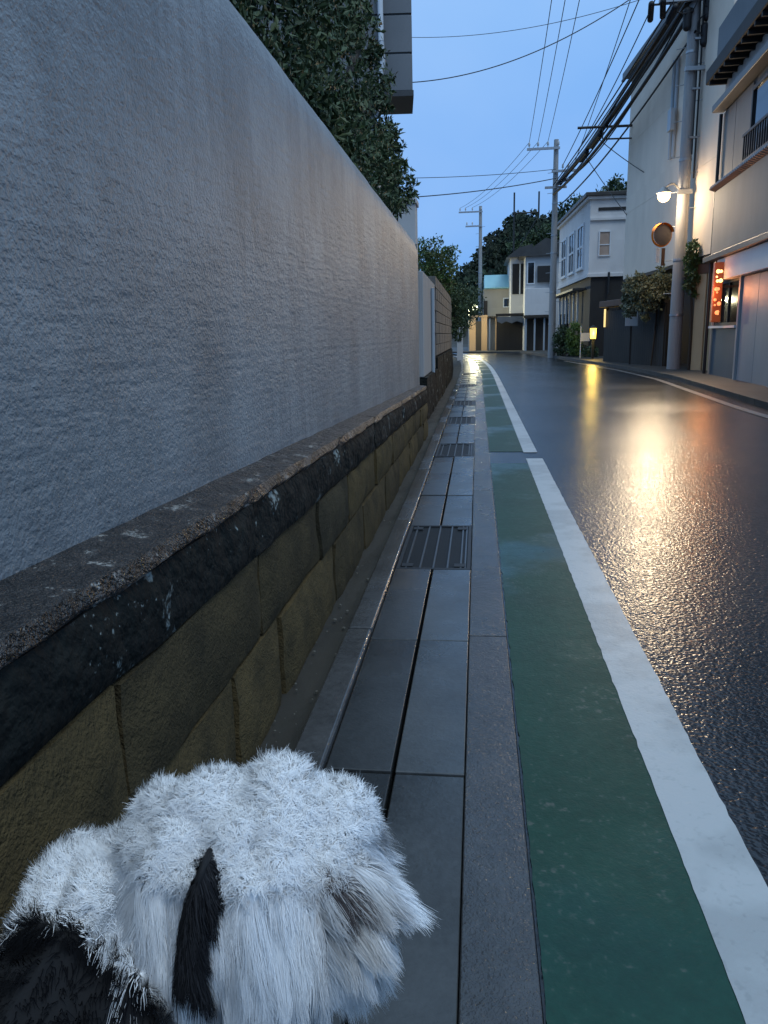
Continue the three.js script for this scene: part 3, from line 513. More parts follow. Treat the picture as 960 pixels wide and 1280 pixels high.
// houses at the bend
{
  const X = (px, Z) => atZ(px, 390, Z).x, Y = (py, Z) => atZ(640, py, Z).y;
  let Z = 52, t = thing('balcony_house', 'pale house with a white balcony and black shutter box past the black ground floor', 'house', 'houses at the bend', [X(656, Z), 0, -Z]);
  mesh('wall', box(0, 3.2, 0, 6.0, -6, 0), M.palewall, t); mesh('balcony', box(-0.05, 1.45, Y(395, Z), Y(362, Z), 0.002, 0.7, 0.02), M.whitewall, t);
  mesh('shutter_box', box(0.75, 1.75, Y(354, Z), Y(334, Z), 0.002, 0.25), M.black, t); mesh('roof', extrude([[-0.4, 5.95], [3.6, 5.95], [3.3, 6.6], [1.2, 7.0]], 6.5), M.roofdark, t).position.z = -6.2;
  mesh('awning', box(-0.1, 1.7, 2.15, 2.3, 0.002, 0.9), M.darkwood, t); for (const x of [0.0, 0.55, 1.15]) mesh('post', box(x, x + 0.1, 0, 2.14, 0.6, 0.7), M.pipe, t);
  mesh('shop_front', box(0.1, 1.6, 0.1, 2.1, 0.002, 0.06), M.darkwood, t); windowPart(t, 0.1, 0.6, Y(356, Z), Y(328, Z), 0.002, M.whitepaint, {});
  Z = 54; t = thing('shuttered_house', 'narrow pale house with tall dark shutters at the road bend', 'house', 'houses at the bend', [X(638, Z), 0, -Z]);
  mesh('wall', box(0, 1.2, 0, 6.1, -6, 0), M.palewall, t); for (const x of [0.1, 0.62]) windowPart(t, x, x + 0.48, Y(368, Z), Y(330, Z), 0.002, M.darksteel, { pane: M.black });
  mesh('shutter_divider', box(0.56, 0.63, Y(368, Z), Y(330, Z), 0.065, 0.1), M.whitepaint, t);
  mesh('roof', extrude([[-0.3, 6.1], [1.4, 6.1], [1.4, 6.9], [0.5, 6.7]], 6.5), M.roofdark, t).position.z = -6.2; mesh('lean_to_roof', box(-1.0, 1.2, 2.35, 2.5, 0.002, 1.0), M.darkwood, t);
  mesh('garage_opening', box(-0.9, 1.15, 0.05, 2.0, 0.002, 0.04), M.black, t); mesh('awning_cloth', extrude([[-0.9, 2.3], [1.1, 2.3], [1.1, 2.0], [0.75, 1.86], [0.4, 2.0], [0.05, 1.86], [-0.3, 2.0], [-0.6, 1.86], [-0.9, 2.0]], 0.03), M.sidinggrey, t).position.z = 0.98; for (const x of [-0.95, 1.08]) mesh('post', box(x, x + 0.09, 0, 2.3, 0.85, 0.95), M.darkwood, t);
  Z = 57; t = thing('blue_roofed_house', 'small beige house with a pale blue metal roof at the road bend', 'house', 'houses at the bend', [X(604, Z), 0, -Z]);
  mesh('wall', box(0, 2.3, 0, 4.3, -5, 0), M.beigewall, t); const rf = new THREE.BufferGeometry();
  mesh('roof', box(-0.05, 2.3, 0, 0.09, -1.4, 0.25, 0.01), M.roofblue, t); t.children[t.children.length - 1].position.set(0.12, 4.45, 0.0); t.children[t.children.length - 1].rotation.x = 0.62;
  mesh('roof_back', box(0.06, 2.4, 4.3, 5.2, -5, -1.2), M.roofblue, t);
  windowPart(t, 1.4, 1.95, Y(384, Z), Y(372, Z), 0.002, M.whitepaint, {}); mesh('side_door', box(0.02, 0.3, Y(398, Z), Y(375, Z), 0.002, 0.05), M.darkwood, t);
  mesh('lean_to_roof', box(0.0, 1.0, 2.3, 2.42, 0.002, 0.9), M.darkwood, t); mesh('post', box(0.85, 0.95, 0, 2.3, 0.7, 0.8), M.tanwood, t); mesh('post', box(0.4, 0.5, 0, 2.3, 0.7, 0.8), M.whitepaint, t);
  Z = 55.5; t = thing('wooden_gateway', 'tan wooden gateposts lit by the far street light', 'gate', null, [X(591, Z), 0, -Z]);
  mesh('post', box(-0.28, 0.2, -0.05, 2.35, -0.1, 0, 0.01), M.tanwood, t); mesh('post', box(0.6, 1.0, -0.05, 2.35, -0.1, 0, 0.01), M.tanwood, t); mesh('gate_leaf', box(0.21, 0.59, 0.05, 2.1, -0.08, -0.03), M.darkwood, t);
  mesh('lintel', box(-0.3, 1.02, 2.36, 2.5, -0.12, 0.02, 0.01), M.tanwood, t);
  // far lamp
  Z = 54; t = thing('far_street_light', 'pale greenish lit lamp above the tan wooden gateposts', 'street light', null, [X(590.5, Z), 0, -Z]);
  mesh('post', cyl(V(-0.25, -0.05, 0), V(-0.25, 3.2, 0), 0.05), M.galv, t); mesh('arm', cyl(V(-0.25, 3.15, 0), V(0.15, 3.15, 0.1), 0.03), M.galv, t);
  mesh('bulb', new THREE.SphereGeometry(0.2, 12, 8).translate(0.15, 2.95, 0.1), glow([0.95, 1, 0.62], 6), t);
  const pl = new THREE.PointLight(rgb(1, 0.92, 0.55), 45, 0, 2); pl.position.set(0.15, 2.95, 0.35); pl.castShadow = true; pl.shadow.radius = 8; t.add(pl);
}
// hills and woods far behind
{
  const hillH = (x, z) => { const Z = -z; const g = (cx, cz, sx, sz, h) => h * Math.exp(-((x - cx) ** 2) / (sx * sx) - ((Z - cz) ** 2) / (sz * sz)); return g(8, 150, 11, 25, 15.5) + g(26, 130, 15, 25, 15) + g(-12, 170, 16, 30, 7) + g(70, 170, 40, 40, 18) + g(-60, 190, 50, 40, 9) + 1.0 * fbm3(x * 0.08, z * 0.08, 3, 3) - 1.2; };
  const g = new THREE.PlaneGeometry(260, 170, 90, 60); g.rotateX(-Math.PI / 2); g.translate(0, 0, -160); const p = g.attributes.position;
  for (let i = 0; i < p.count; i++) p.setY(i, hillH(p.getX(i), p.getZ(i))); g.computeVertexNormals();
  structure(mesh('hill', boxUV(g), M.soil));
  const cg = leafCloud(70, 0.16, 0.42, () => inBlob([0, 0, 0], [1, 0.8, 1]));
  const N = 5200, im = new THREE.InstancedMesh(cg, std([1, 1, 1], 0.8, { side: THREE.DoubleSide }), N), q = new THREE.Quaternion(), col = new THREE.Color();
  for (let i = 0; i < N; i++) {
    let x, z, h; do { x = rr(-70, 95); z = rr(-90, -215); h = hillH(x, z); } while (h < 1.5);
    const s = rr(0.9, 2.0); q.setFromEuler(tmpE.set(rr(-0.3, 0.3), rr(0, 6.28), rr(-0.3, 0.3)));
    im.setMatrixAt(i, tmpM.compose(V(x, h + s * rr(0.2, 1.3), z), q, V(s * 1.2, s * rr(0.9, 1.5), s * 1.2))); const k = rr(0.5, 1.3); im.setColorAt(i, col.setRGB(0.018 * k, 0.034 * k, 0.014 * k));
  }
  im.name = 'hillside_wood'; im.userData = { kind: 'stuff', label: 'dark wooded hillside beyond the houses at the road bend', category: 'woods' }; scene.add(im);
  // trees standing behind the white and black house
  plant('roadside_tree', 'dark tree top showing over the roof of the white and black house', 'tree', 'trees behind the houses', [atZ(765, 250, 62).x, 0, -62], [[[0, 10.6, 0], [1.5, 1.6, 1.6]], [[-2.4, 9.6, 0], [1.6, 1.5, 1.6]], [[1.6, 10.9, 0], [1.2, 1.4, 1.4]], [[-0.6, 8.6, 0], [2.4, 1.4, 1.6]]], 7000, 0.09, 0.3, [M.leafdark[0], M.leafdark[1]], 0.3);
  plant('roadside_tree', 'dark tree between the shuttered house and the white and black house', 'tree', 'trees behind the houses', [atZ(690, 300, 70).x, 0, -70], [[[0, 9.0, 0], [2.0, 1.6, 1.8]], [[-2.2, 7.9, 0], [1.8, 1.6, 1.6]], [[2.6, 9.6, 0], [1.9, 1.6, 1.6]], [[0.5, 6.5, 0], [3, 1.8, 2]]], 8000, 0.09, 0.3, [M.leafdark[0], M.leafdark[1]], 0.3);
}

// ------------------------------------------------------------------ utility poles, lamp, mirror, wires
function utilityPole(label, x, z, h, r0, r1, arms) {
  const t = thing('utility_pole', label, 'utility pole', 'utility poles', [x, 0, z]);
  mesh('shaft', new THREE.CylinderGeometry(r1, r0, h + 0.3, 20).translate(0, h / 2 - 0.15, 0), M.polecon, t);
  for (const y of [1.6, 3.1, 4.9, 5.7, h * 0.72, h * 0.86]) mesh('band', new THREE.CylinderGeometry(r0 + (r1 - r0) * y / h + 0.012, r0 + (r1 - r0) * y / h + 0.014, 0.06, 20).translate(0, y, 0), M.galv, t);
  for (let y = 2.2; y < h - 1; y += 0.45) { const a = (Math.round(y / 0.45) % 2) * Math.PI + 0.5; mesh('step_bolt', cyl(V(Math.cos(a) * r1, y, Math.sin(a) * r1), V(Math.cos(a) * (r1 + 0.28), y, Math.sin(a) * (r1 + 0.28)), 0.012, 0.012, 5), M.galv, t); }
  for (const [y, x0, x1, dz, pins] of arms) {
    const a = mesh('crossarm', box(x0, x1, y - 0.05, y + 0.05, dz, dz + 0.09), M.galv, t);
    for (const px of pins) mesh('insulator', new THREE.LatheGeometry([[0.015, 0], [0.015, 0.08], [0.06, 0.09], [0.03, 0.13], [0.06, 0.15], [0.03, 0.2], [0.045, 0.22], [0, 0.27]].map(q => new THREE.Vector2(...q)), 8).translate(px, y + 0.05, dz + 0.045), M.porcelain, a);
  }
  return t;
}
const P1 = V(5.62, 0.09, -23.4), P2 = V(3.6, 0.0, -39.2), P3 = V(0.19, 0, -60.6);
utilityPole('nearest concrete utility pole carrying the street lamp and round traffic mirror', P1.x, P1.z, 11.6, 0.19, 0.12, [[10.9, -1.3, 0.4, 0.16, [-1.2, -0.8, -0.35, 0.3]], [9.55, -0.95, 0.3, 0.17, [-0.9, -0.6]], [7.9, -0.2, 0.35, 0.17, []]]);
utilityPole('second utility pole, standing in front of the white and black house', P2.x, P2.z, 9.9, 0.18, 0.11, [[9.5, -1.35, 0.15, 0.16, [-1.25, -0.85, -0.4, 0.08]], [8.5, -0.2, 0.9, 0.16, [0.3, 0.55, 0.8]], [7.8, -0.5, 0.5, 0.16, []]]);
utilityPole('farthest utility pole beside the blue roofed house', P3.x, P3.z, 10.4, 0.17, 0.11, [[10.0, -1.6, 0.15, 0.14, [-1.5, -1.1, -0.6, 0.05]], [9.0, -1.1, 0.1, 0.14, [-1, -0.6]]]);
// cables running down the near pole
{
  const t = thing('riser_cable', 'dark cable strapped down the upper shaft of the nearest utility pole', 'cable', null, [P1.x, 0, P1.z]);
  mesh('cable', tube([V(0.16, 11.2, 0.14), V(0.2, 9, 0.16), V(0.2, 6, 0.16), V(0.2, 5.2, 0.15)], 0.026, 24), M.cable, t);
  mesh('cable', tube([V(0.1, 11.2, 0.17), V(0.11, 8, 0.18), V(0.11, 5.8, 0.18)], 0.02, 24), M.cable, t);
  for (const y of [6.2, 7.4, 8.6]) mesh('strap', box(0.02, 0.24, y, y + 0.05, 0.1, 0.2), M.galv, t);
  const k = thing('hanging_closure', 'dark cable joints clustered on the crossarm of the nearest pole', 'joint box', null, [P1.x, 0, P1.z]);
  for (const [x, y, q] of [[-0.85, 9.35, 0.3], [-0.62, 9.2, -0.4], [-1.15, 9.3, 0.2]]) mesh('box', new THREE.CapsuleGeometry(0.08, 0.4, 4, 10).rotateX(0.9).rotateZ(q).translate(x, y, 0.25), M.cable, k);
  mesh('hanger', box(-1.2, -0.5, 9.45, 9.49, 0.2, 0.24), M.cable, k);
  const b = thing('cable_closure', 'dark tangle of cable joint boxes near the top of the nearest utility pole', 'joint box', null, [P1.x, 0, P1.z]);
  for (const [x, y] of [[-0.28, 9.9], [0.3, 9.3], [0.26, 8.7], [-0.2, 9.1]]) mesh('box', new THREE.CapsuleGeometry(0.11, 0.36, 4, 10).translate(x, y, 0.16), M.cable, b);
  mesh('loop', new THREE.TorusGeometry(0.27, 0.02, 6, 20).translate(0.32, 8.9, 0.24), M.cable, b); mesh('loop', new THREE.TorusGeometry(0.2, 0.02, 6, 20).translate(0.36, 9.5, 0.25), M.cable, b); mesh('loop', new THREE.TorusGeometry(0.3, 0.018, 6, 20).translate(-0.3, 9.5, 0.25), M.cable, b);
}
// street lamp
{
  const q = atZ(830, 243, 23.0), t = thing('street_lamp', 'glowing warm street lamp on an arm of the nearest utility pole', 'street lamp', null, [P1.x, 0, P1.z]);
  const lx = q.x - P1.x, ly = q.y, lz = q.z - P1.z;
  mesh('arm', tube([V(-0.1, ly + 0.1, 0.14), V(lx * 0.6, ly + 0.28, lz * 0.6 + 0.05), V(lx, ly + 0.17, lz)], 0.028, 14, 8), M.galv, t);
  mesh('clamp', box(-0.19, 0.19, ly + 0.02, ly + 0.14, 0.13, 0.2), M.galv, t);
  mesh('shade', new THREE.LatheGeometry([[0.03, 0.2], [0.07, 0.17], [0.19, 0.06], [0.2, 0.03]].map(a => new THREE.Vector2(...a)), 16).translate(lx, ly, lz), M.galv, t);
  mesh('bulb', new THREE.SphereGeometry(0.17, 16, 12).translate(lx, ly - 0.03, lz), glow([1, 0.62, 0.22], 9), t);
  const pl = new THREE.SpotLight(rgb(1, 0.77, 0.5), 46, 0, 1.2, 0.9, 2); pl.position.set(lx - 0.05, ly - 0.18, lz + 0.16); pl.target.position.set(lx - 3.6, ly - 3.6, lz + 7); pl.castShadow = true; pl.shadow.radius = 7; t.add(pl, pl.target);
  const pb = new THREE.PointLight(rgb(1, 0.77, 0.5), 8, 0, 2); pb.position.set(lx - 0.02, ly - 0.2, lz + 0.02); pb.castShadow = true; pb.shadow.radius = 7; t.add(pb);
  // convex mirror, seen from behind and the side
  const m = atZ(827, 294, 22.95), mt = thing('traffic_mirror', 'round orange rimmed traffic mirror with dark back below street lamp', 'traffic mirror', null, [m.x, m.y, m.z], 0.35); mt.scale.setScalar(0.84);
  mesh('back', new THREE.SphereGeometry(0.5, 24, 8, 0, Math.PI * 2, 0, 0.72).scale(1, 0.45, 1).rotateX(Math.PI / 2).translate(0, 0, -0.1), M.mirrorback, mt);
  mesh('rim', new THREE.TorusGeometry(0.34, 0.035, 10, 32), M.orange, mt);
  mesh('hood', new THREE.CylinderGeometry(0.37, 0.37, 0.2, 28, 1, true, -Math.PI * 0.42, Math.PI * 0.84).rotateX(-Math.PI / 2).translate(0, 0, 0.06), M.orange, mt);
  mesh('arm', cyl(V(0.0, -0.05, -0.05), V(0.42, -0.05, -0.35), 0.03), M.orange, mt);
  mesh('plate', box(-0.17, -0.03, -0.85, -0.4, -0.02, 0.0), M.whitepaint, mt); mesh('plate', box(0.04, 0.16, -0.95, -0.4, -0.02, 0.0), M.redwood, mt);
}
// wires
function wire(name, label, group, a, b, sag, r, mat = M.cable) { const p = []; for (let i = 0; i <= 12; i++) { const t = i / 12; p.push(a.clone().lerp(b, t).add(V(0, -sag * 4 * t * (1 - t), 0))); } return tag(mesh(name, tube(p, r, 36, 5), mat), label, 'wire', group); }
{
  const WG = 'power lines running over the street', n1 = ['tip insulator', 'second insulator', 'third insulator'];
  const beyond = (px, H) => { const r = ray(px, 0), t = (H - EYE) / r.y; return r.multiplyScalar(t).add(camera.position); };   // where a line at height H leaves the top of the view
  [[-1.25, 690], [-0.85, 707], [-0.4, 725]].forEach(([dx, px], i) => { const a = V(P2.x + dx, 9.8, P2.z + 0.2), m = beyond(px, 9.7), b = a.clone().lerp(m, 1.9); b.y = 10.4; wire('power_line', 'thin power line over the street from the ' + n1[i] + ' of the second pole', WG, a, b, 0.35, 0.012); });
  [[-1.25, -1.5], [-0.85, -1.1], [-0.4, -0.6]].forEach(([dx, e], i) => wire('power_line', 'thin power line to the farthest pole from the ' + n1[i] + ' of the second pole', 'power lines at the bend', V(P2.x + dx, 9.8, P2.z + 0.2), V(P3.x + e, 10.3, P3.z + 0.18), 0.35, 0.011, M.greycable));
  wire('power_line', 'thin power line from the upper arm of the second pole to nearest pole', WG, V(P2.x + 0.3, 8.75, P2.z + 0.2), V(P1.x - 0.8, 11.15, P1.z + 0.2), 0.2, 0.018);
  wire('power_line', 'low thin power line from the second pole to nearest pole crossarm', WG, V(P2.x + 0.55, 8.75, P2.z + 0.2), V(P1.x - 0.35, 11.15, P1.z + 0.2), 0.4, 0.018);
  const A = V(P2.x + 0.1, 7.95, P2.z + 0.2), B = V(P1.x - 0.12, 9.6, P1.z + 0.2);
  wire('phone_cable', 'thick black cable bundle strung between the nearest two utility poles', 'thick cables', A, B, 0.25, 0.095);
  wire('phone_cable', 'thin black cable lashed just above the thick bundle', 'thick cables', A.clone().add(V(0, 0.12, 0)), B.clone().add(V(-0.1, 0.3, 0)), 0.2, 0.022);
  wire('phone_cable', 'sagging black cable just under the thick bundle', 'thick cables', V(P2.x - 0.1, 7.5, P2.z + 0.2), V(P1.x - 0.1, 9.3, P1.z + 0.2), 0.45, 0.06);
  wire('phone_cable', 'lower drooping black cable from the second pole with a joint sleeve', 'thick cables', V(P2.x + 0.2, 7.0, P2.z + 0.2), V(P1.x + 0.02, 8.8, P1.z + 0.2), 0.35, 0.03);
  for (const [d, e, sg, r, l] of [[0.25, 0.15, 0.32, 0.03, 'slack black cable winding beside the thick bundle'], [-0.22, -0.2, 0.15, 0.024, 'taut black cable on the street side of the thick bundle'], [0.02, 0.55, 0.6, 0.02, 'slim slack cable hanging below the thick bundle'], [0.12, 0.05, 0.12, 0.045, 'second thick cable lashed onto the bundle from above'], [-0.1, 0.3, 0.9, 0.024, 'loose cable drooping well below the thick bundle']]) wire('phone_cable', l, 'thick cables', A.clone().add(V(d, -0.05, 0.02)), B.clone().add(V(e - 0.3, 0.1 - Math.abs(d), 0)), sg, r);
  wire('service_cable', 'thin slack cable from the nearest pole crossarm toward the left houses', 'cables crossing above the street', V(P1.x - 0.9, 9.75, P1.z + 0.2), atZ(430, 40, 26), 0.5, 0.008, M.greycable);
  wire('power_line', 'thin power line crossing high beside the nearest pole crossarm', WG, V(P2.x + 0.8, 8.75, P2.z + 0.2), V(P1.x - 1.2, 11.15, P1.z + 0.2), 0.15, 0.014);
  const on = (k, s) => A.clone().lerp(B, k).add(V(0, -s * 4 * k * (1 - k), 0)), dir = B.clone().sub(A).normalize();
  for (const [k, l, r, h] of [[0.30, 'black joint sleeve hung on the thick cable bundle', 0.1, 0.5], [0.42, 'dark splice box on the thick cable bundle nearer the lamp', 0.13, 0.6]]) { const c = on(k, 0.25).add(V(0, -0.1, 0)), s = thing('splice_closure', l, 'cable joint', null, c.toArray()); mesh('sleeve', new THREE.CapsuleGeometry(r, h * 2, 4, 10).applyQuaternion(new THREE.Quaternion().setFromUnitVectors(V(0, 1, 0), dir)), M.cable, s); mesh('clip', cyl(V(0, 0.02, 0), V(0, 0.2, 0), 0.02), M.cable, s); }
  const CG = 'cables crossing above the street';
  wire('service_cable', 'grey service cable from the second pole to the left roadside', CG, V(P2.x, 8.2, P2.z + 0.15), atZ(430, 250, 32), 0.2, 0.022, M.greycable);
  wire('service_cable', 'thin upper service cable from second pole across the sky', CG, V(P2.x, 8.6, P2.z + 0.15), atZ(430, 222, 33), 0.15, 0.014, M.greycable);
  wire('service_cable', 'grey cable sagging across the sky from grey building to left', CG, atZ(860, -55, 23), atZ(430, 100, 23), 1.0, 0.014, M.greycable);
  wire('service_cable', 'short cable from the splice box to the grey building wall', CG, on(0.42, 0.25), V(5.66, 6.4, -28.9), 0.05, 0.016, M.greycable);
  wire('service_cable', 'short cable from the joint sleeve down to the grey building corner', CG, on(0.30, 0.25), V(5.5, 5.4, -31.2), 0.05, 0.016, M.greycable);
  const arm = thing('bracket_arm', 'dark bracket arm reaching from the grey building to the cable bundle', 'bracket'); { const c = atZ(722, 160, 31), d = V(5.52, c.y - 0.02, -31); mesh('arm', cyl(c, d, 0.045), M.darksteel, arm); mesh('arm', cyl(c.clone().add(V(0.9, -0.42, 0)), d.clone().add(V(0, -0.42, 0)), 0.03), M.darksteel, arm); mesh('hanger', cyl(c.clone().add(V(0.9, 0, 0)), c.clone().add(V(0.9, -0.42, 0)), 0.02), M.darksteel, arm); }
  const fr = thing('antenna_frame', 'square metal aerial frame rising over the dark hill', 'aerial', null, [atZ(658, 268, 58).x, 0, -58]);
  { const y0 = atZ(658, 266, 58).y, y1 = atZ(658, 240, 58).y; for (const x of [-0.85, 0.85]) mesh('mast', cyl(V(x, x < 0 ? 5.0 : y0 - 0.2, 0), V(x, y1, 0), 0.06), M.darksteel, fr); mesh('bar', cyl(V(-0.85, y0, 0), V(0.85, y0, 0), 0.05), M.darksteel, fr); mesh('stay', cyl(V(0.85, y0 - 0.2, 0), V(-0.85, 6.5, 0), 0.03), M.darksteel, fr); }
}

// ------------------------------------------------------------------ the dog
{
  const D = 0.83, hp = (x, y, d = D) => atDepth(x, y, d);
  const caps = [];                                                   // [a, b, ra, rb]
  const cap = (a, b, ra, rb = ra) => caps.push([a, b, ra, rb]);
  // head
  const skullA = hp(262, 1082, 0.86), skullB = hp(350, 1075, 0.86);
  cap(skullA, skullB, 0.072, 0.075);
  cap(hp(350, 1040, 0.86), hp(395, 1045, 0.86), 0.055, 0.048);       // topknot
  cap(hp(225, 1060, 0.87), hp(290, 1048, 0.87), 0.045, 0.05);
  cap(hp(352, 990, 0.86), hp(356, 1010, 0.86), 0.026, 0.04); cap(hp(425, 1022, 0.86), hp(405, 1050, 0.86), 0.03, 0.045); cap(hp(195, 1035, 0.88), hp(235, 1045, 0.87), 0.03, 0.04); cap(hp(285, 1022, 0.87), hp(300, 1040, 0.87), 0.03, 0.04);
  cap(hp(345, 1120, 0.85), hp(420, 1130, 0.84), 0.07, 0.05);         // cheek to muzzle
  cap(hp(415, 1130, 0.84), hp(436, 1137, 0.835), 0.046, 0.036);
  cap(hp(330, 1150, 0.86), hp(385, 1165, 0.86), 0.05, 0.042);        // jaw
  // neck, shoulder
  const wither = V(-0.43, 0.455, -0.60);
  cap(hp(250, 1120, 0.9), hp(140, 1148, 0.90), 0.078, 0.088);
  cap(hp(140, 1148, 0.90), wither, 0.088, 0.108);
  // trunk
  cap(wither, V(-0.44, 0.42, -0.12), 0.125, 0.125);
  cap(V(-0.42, 0.40, -0.62), V(-0.44, 0.36, -0.3), 0.125, 0.11);
  cap(V(-0.44, 0.42, -0.14), V(-0.44, 0.43, 0.0), 0.125, 0.10);
  // legs: front pair, hind pair with knee and hock
  for (const [x, z] of [[-0.505, -0.60], [-0.355, -0.56]]) { cap(V(x, 0.36, z), V(x, 0.22, z + 0.035), 0.058, 0.04); cap(V(x, 0.22, z + 0.035), V(x, 0.06, z), 0.04, 0.034); cap(V(x, 0.04, z), V(x, 0.036, z - 0.05), 0.036, 0.032); }
  for (const [x, z] of [[-0.51, 0.02], [-0.36, -0.02]]) { cap(V(x, 0.38, z), V(x, 0.26, z - 0.07), 0.08, 0.055); cap(V(x, 0.26, z - 0.07), V(x, 0.14, z + 0.07), 0.05, 0.034); cap(V(x, 0.14, z + 0.07), V(x, 0.05, z + 0.05), 0.034, 0.032); cap(V(x, 0.04, z + 0.05), V(x, 0.036, z), 0.036, 0.032); }
  cap(V(-0.44, 0.47, 0.05), V(-0.44, 0.58, 0.14), 0.035, 0.03); cap(V(-0.44, 0.58, 0.14), V(-0.44, 0.62, 0.05), 0.03, 0.022);   // tail
  const ab = V(), ap = V();
  function sdf(p) {
    let d = 1e3; const k = 0.03;
    for (const [a, b, ra, rb] of caps) {
      ab.subVectors(b, a); ap.subVectors(p, a); const t = clamp(ap.dot(ab) / Math.max(1e-9, ab.lengthSq())); const q = ap.addScaledVector(ab, -t).length() - (ra + (rb - ra) * t);
      const h = clamp(0.5 + 0.5 * (d - q) / k); d = d + (q - d) * h - k * h * (1 - h);
    }
    if (p.y > 0.45 && p.x > -0.5) d += 0.024 * fbm3(p.x * 19 + 4, p.y * 19, p.z * 19 + 9, 2);   // lumps of the coat
    return d;
  }
  const RES = 92, C = V(-0.33, 0.40, -0.36), HALF = 0.56;
  const mc = new MarchingCubes(RES, std([1, 1, 1], 1), false, false, 120000); mc.isolation = 0;
  const q = V();
  for (let k = 0; k < RES; k++) for (let j = 0; j < RES; j++) for (let i = 0; i < RES; i++) { q.set((i - RES / 2) / (RES / 2) * HALF + C.x, (j - RES / 2) / (RES / 2) * HALF + C.y, (k - RES / 2) / (RES / 2) * HALF + C.z); mc.field[i + j * RES + k * RES * RES] = -sdf(q); }
  mc.update();
  const cnt = mc.count, pos = new Float32Array(mc.positionArray.slice(0, cnt * 3));
  let bg = new THREE.BufferGeometry(); bg.setAttribute('position', new THREE.BufferAttribute(pos, 3)); bg.scale(HALF, HALF, HALF); bg.translate(C.x, C.y, C.z);
  bg = mergeVertices(bg, 1e-5);
  { // outward normals from the field
    const p = bg.attributes.position, n = new Float32Array(p.count * 3), e = 0.002;
    for (let i = 0; i < p.count; i++) { const x = p.getX(i), y = p.getY(i), z = p.getZ(i), f0 = sdf(q.set(x, y, z)); const a = V(sdf(q.set(x + e, y, z)) - f0, sdf(q.set(x, y + e, z)) - f0, sdf(q.set(x, y, z + e)) - f0).normalize(); n.set([a.x, a.y, a.z], i * 3); }
    bg.setAttribute('normal', new THREE.BufferAttribute(n, 3));
    const ix = bg.index.array, a = V(), b = V(), c = V(), nn = V(); a.fromBufferAttribute(p, ix[0]); b.fromBufferAttribute(p, ix[1]); c.fromBufferAttribute(p, ix[2]); nn.fromBufferAttribute(bg.attributes.normal, ix[0]);
    if (b.sub(a).cross(c.sub(a)).dot(nn) < 0) for (let i = 0; i < ix.length; i += 3) { const t = ix[i + 1]; ix[i + 1] = ix[i + 2]; ix[i + 2] = t; }
  }
  // colour patches of the coat, by place on the body
  const e1 = hp(0, 1125, 0.84), e2 = hp(215, 1275, 0.80), muzzle = hp(428, 1128, 0.80), eyeP = hp(418, 1108, 0.80);
  const white = [0.96, 0.965, 0.97], cream = [0.55, 0.51, 0.47], blackF = [0.004, 0.004, 0.005], greyF = [0.30, 0.30, 0.32];
  const darkEdge = p => { const t = (p.x - e1.x) / (e2.x - e1.x); return p.z - (e1.z + (e2.z - e1.z) * t); };
  function coat(p, j = 0) {
    const nz = 0.012 * fbm3(p.x * 30, p.y * 30, p.z * 30, 2) + j * 0.006;
    if (p.y < 0.62 && darkEdge(p) + nz * 1.6 > 0) return p.y < 0.12 ? white : blackF;
    const m = p.distanceTo(muzzle), ey = p.distanceTo(eyeP);
    if (ey + nz < 0.014) return [0.11, 0.09, 0.085];
    if (m + nz < 0.05) return mixc(cream, white, sstep(0.02, 0.055, m + nz));
    return white;
  }
  const dog = thing('dog', 'fluffy white and black long haired dog walking beside the stone wall', 'dog');
  { const p = bg.attributes.position, c = new Float32Array(p.count * 3); for (let i = 0; i < p.count; i++) c.set(coat(q.fromBufferAttribute(p, i)), i * 3); bg.setAttribute('color', new THREE.BufferAttribute(c, 3)); }
  const bodyMesh = mesh('body', bg, new THREE.MeshStandardMaterial({ vertexColors: true, roughness: 0.9 }), dog);
  // ear flap on the near side
  const earA = hp(264, 1062, 0.80), earB = hp(240, 1130, 0.762), earC = hp(228, 1270, 0.765);
  // hair
  function sampler(geo, keep, n) {
    const s = new MeshSurfaceSampler(new THREE.Mesh(geo)).setRandomGenerator(rnd).build(), out = [], a = V(), b = V(); let guard = 0;
    while (out.length < n && guard++ < n * 30) { s.sample(a, b); if (keep(a)) out.push([a.clone(), b.clone().normalize()]); }
    return out;
  }
  const SEG = 4, muzzleTip = hp(452, 1138, 0.83), headC = hp(320, 1085, 0.86);
  const right = ray(1000, 640).sub(ray(480, 640)).normalize();
  const flat = (n, a, b) => { const t = V(0, 1, 0).cross(n); if (t.lengthSq() < 1e-4) t.set(1, 0, 0); t.normalize(); return t.clone().multiplyScalar(a).addScaledVector(n.clone().cross(t), b); };   // a direction lying in the skin
  function style(p, n) {                                             // [direction, length, droop, curl]
    const top = p.y - headC.y + 0.03 * fbm3(p.x * 22, p.y * 22, p.z * 22, 2) + rr(-0.012, 0.012), inHead = p.distanceTo(headC) < 0.15 && p.x > -0.38;
    if (inHead) {
      const ax = p.clone().sub(headC).dot(right);                    // towards the muzzle
      if (ax > 0.075 && top < 0.035) return [n.clone().multiplyScalar(0.55).addScaledVector(right, 0.55).add(V(0, -0.45, 0)), rr(0.035, 0.058), 0.7, 0.003];
      if (top > 0.03) return [n.clone().multiplyScalar(0.34).addScaledVector(flat(n, rr(-0.7, 0.7), rr(-0.7, 0.7)), 1).add(V(0, -0.12, 0)), rr(0.007, 0.016), 0.3, 0.0015];
      return [n.clone().multiplyScalar(0.35).add(V(0, -0.9, 0)).addScaledVector(right, 0.05), rr(0.06, 0.115), 0.9, 0.005];
    }
    if (darkEdge(p) > 0.01) return [n.clone().multiplyScalar(0.5).add(V(0, -0.25, 0.5)), rr(0.014, 0.024), 0.5, 0.002];
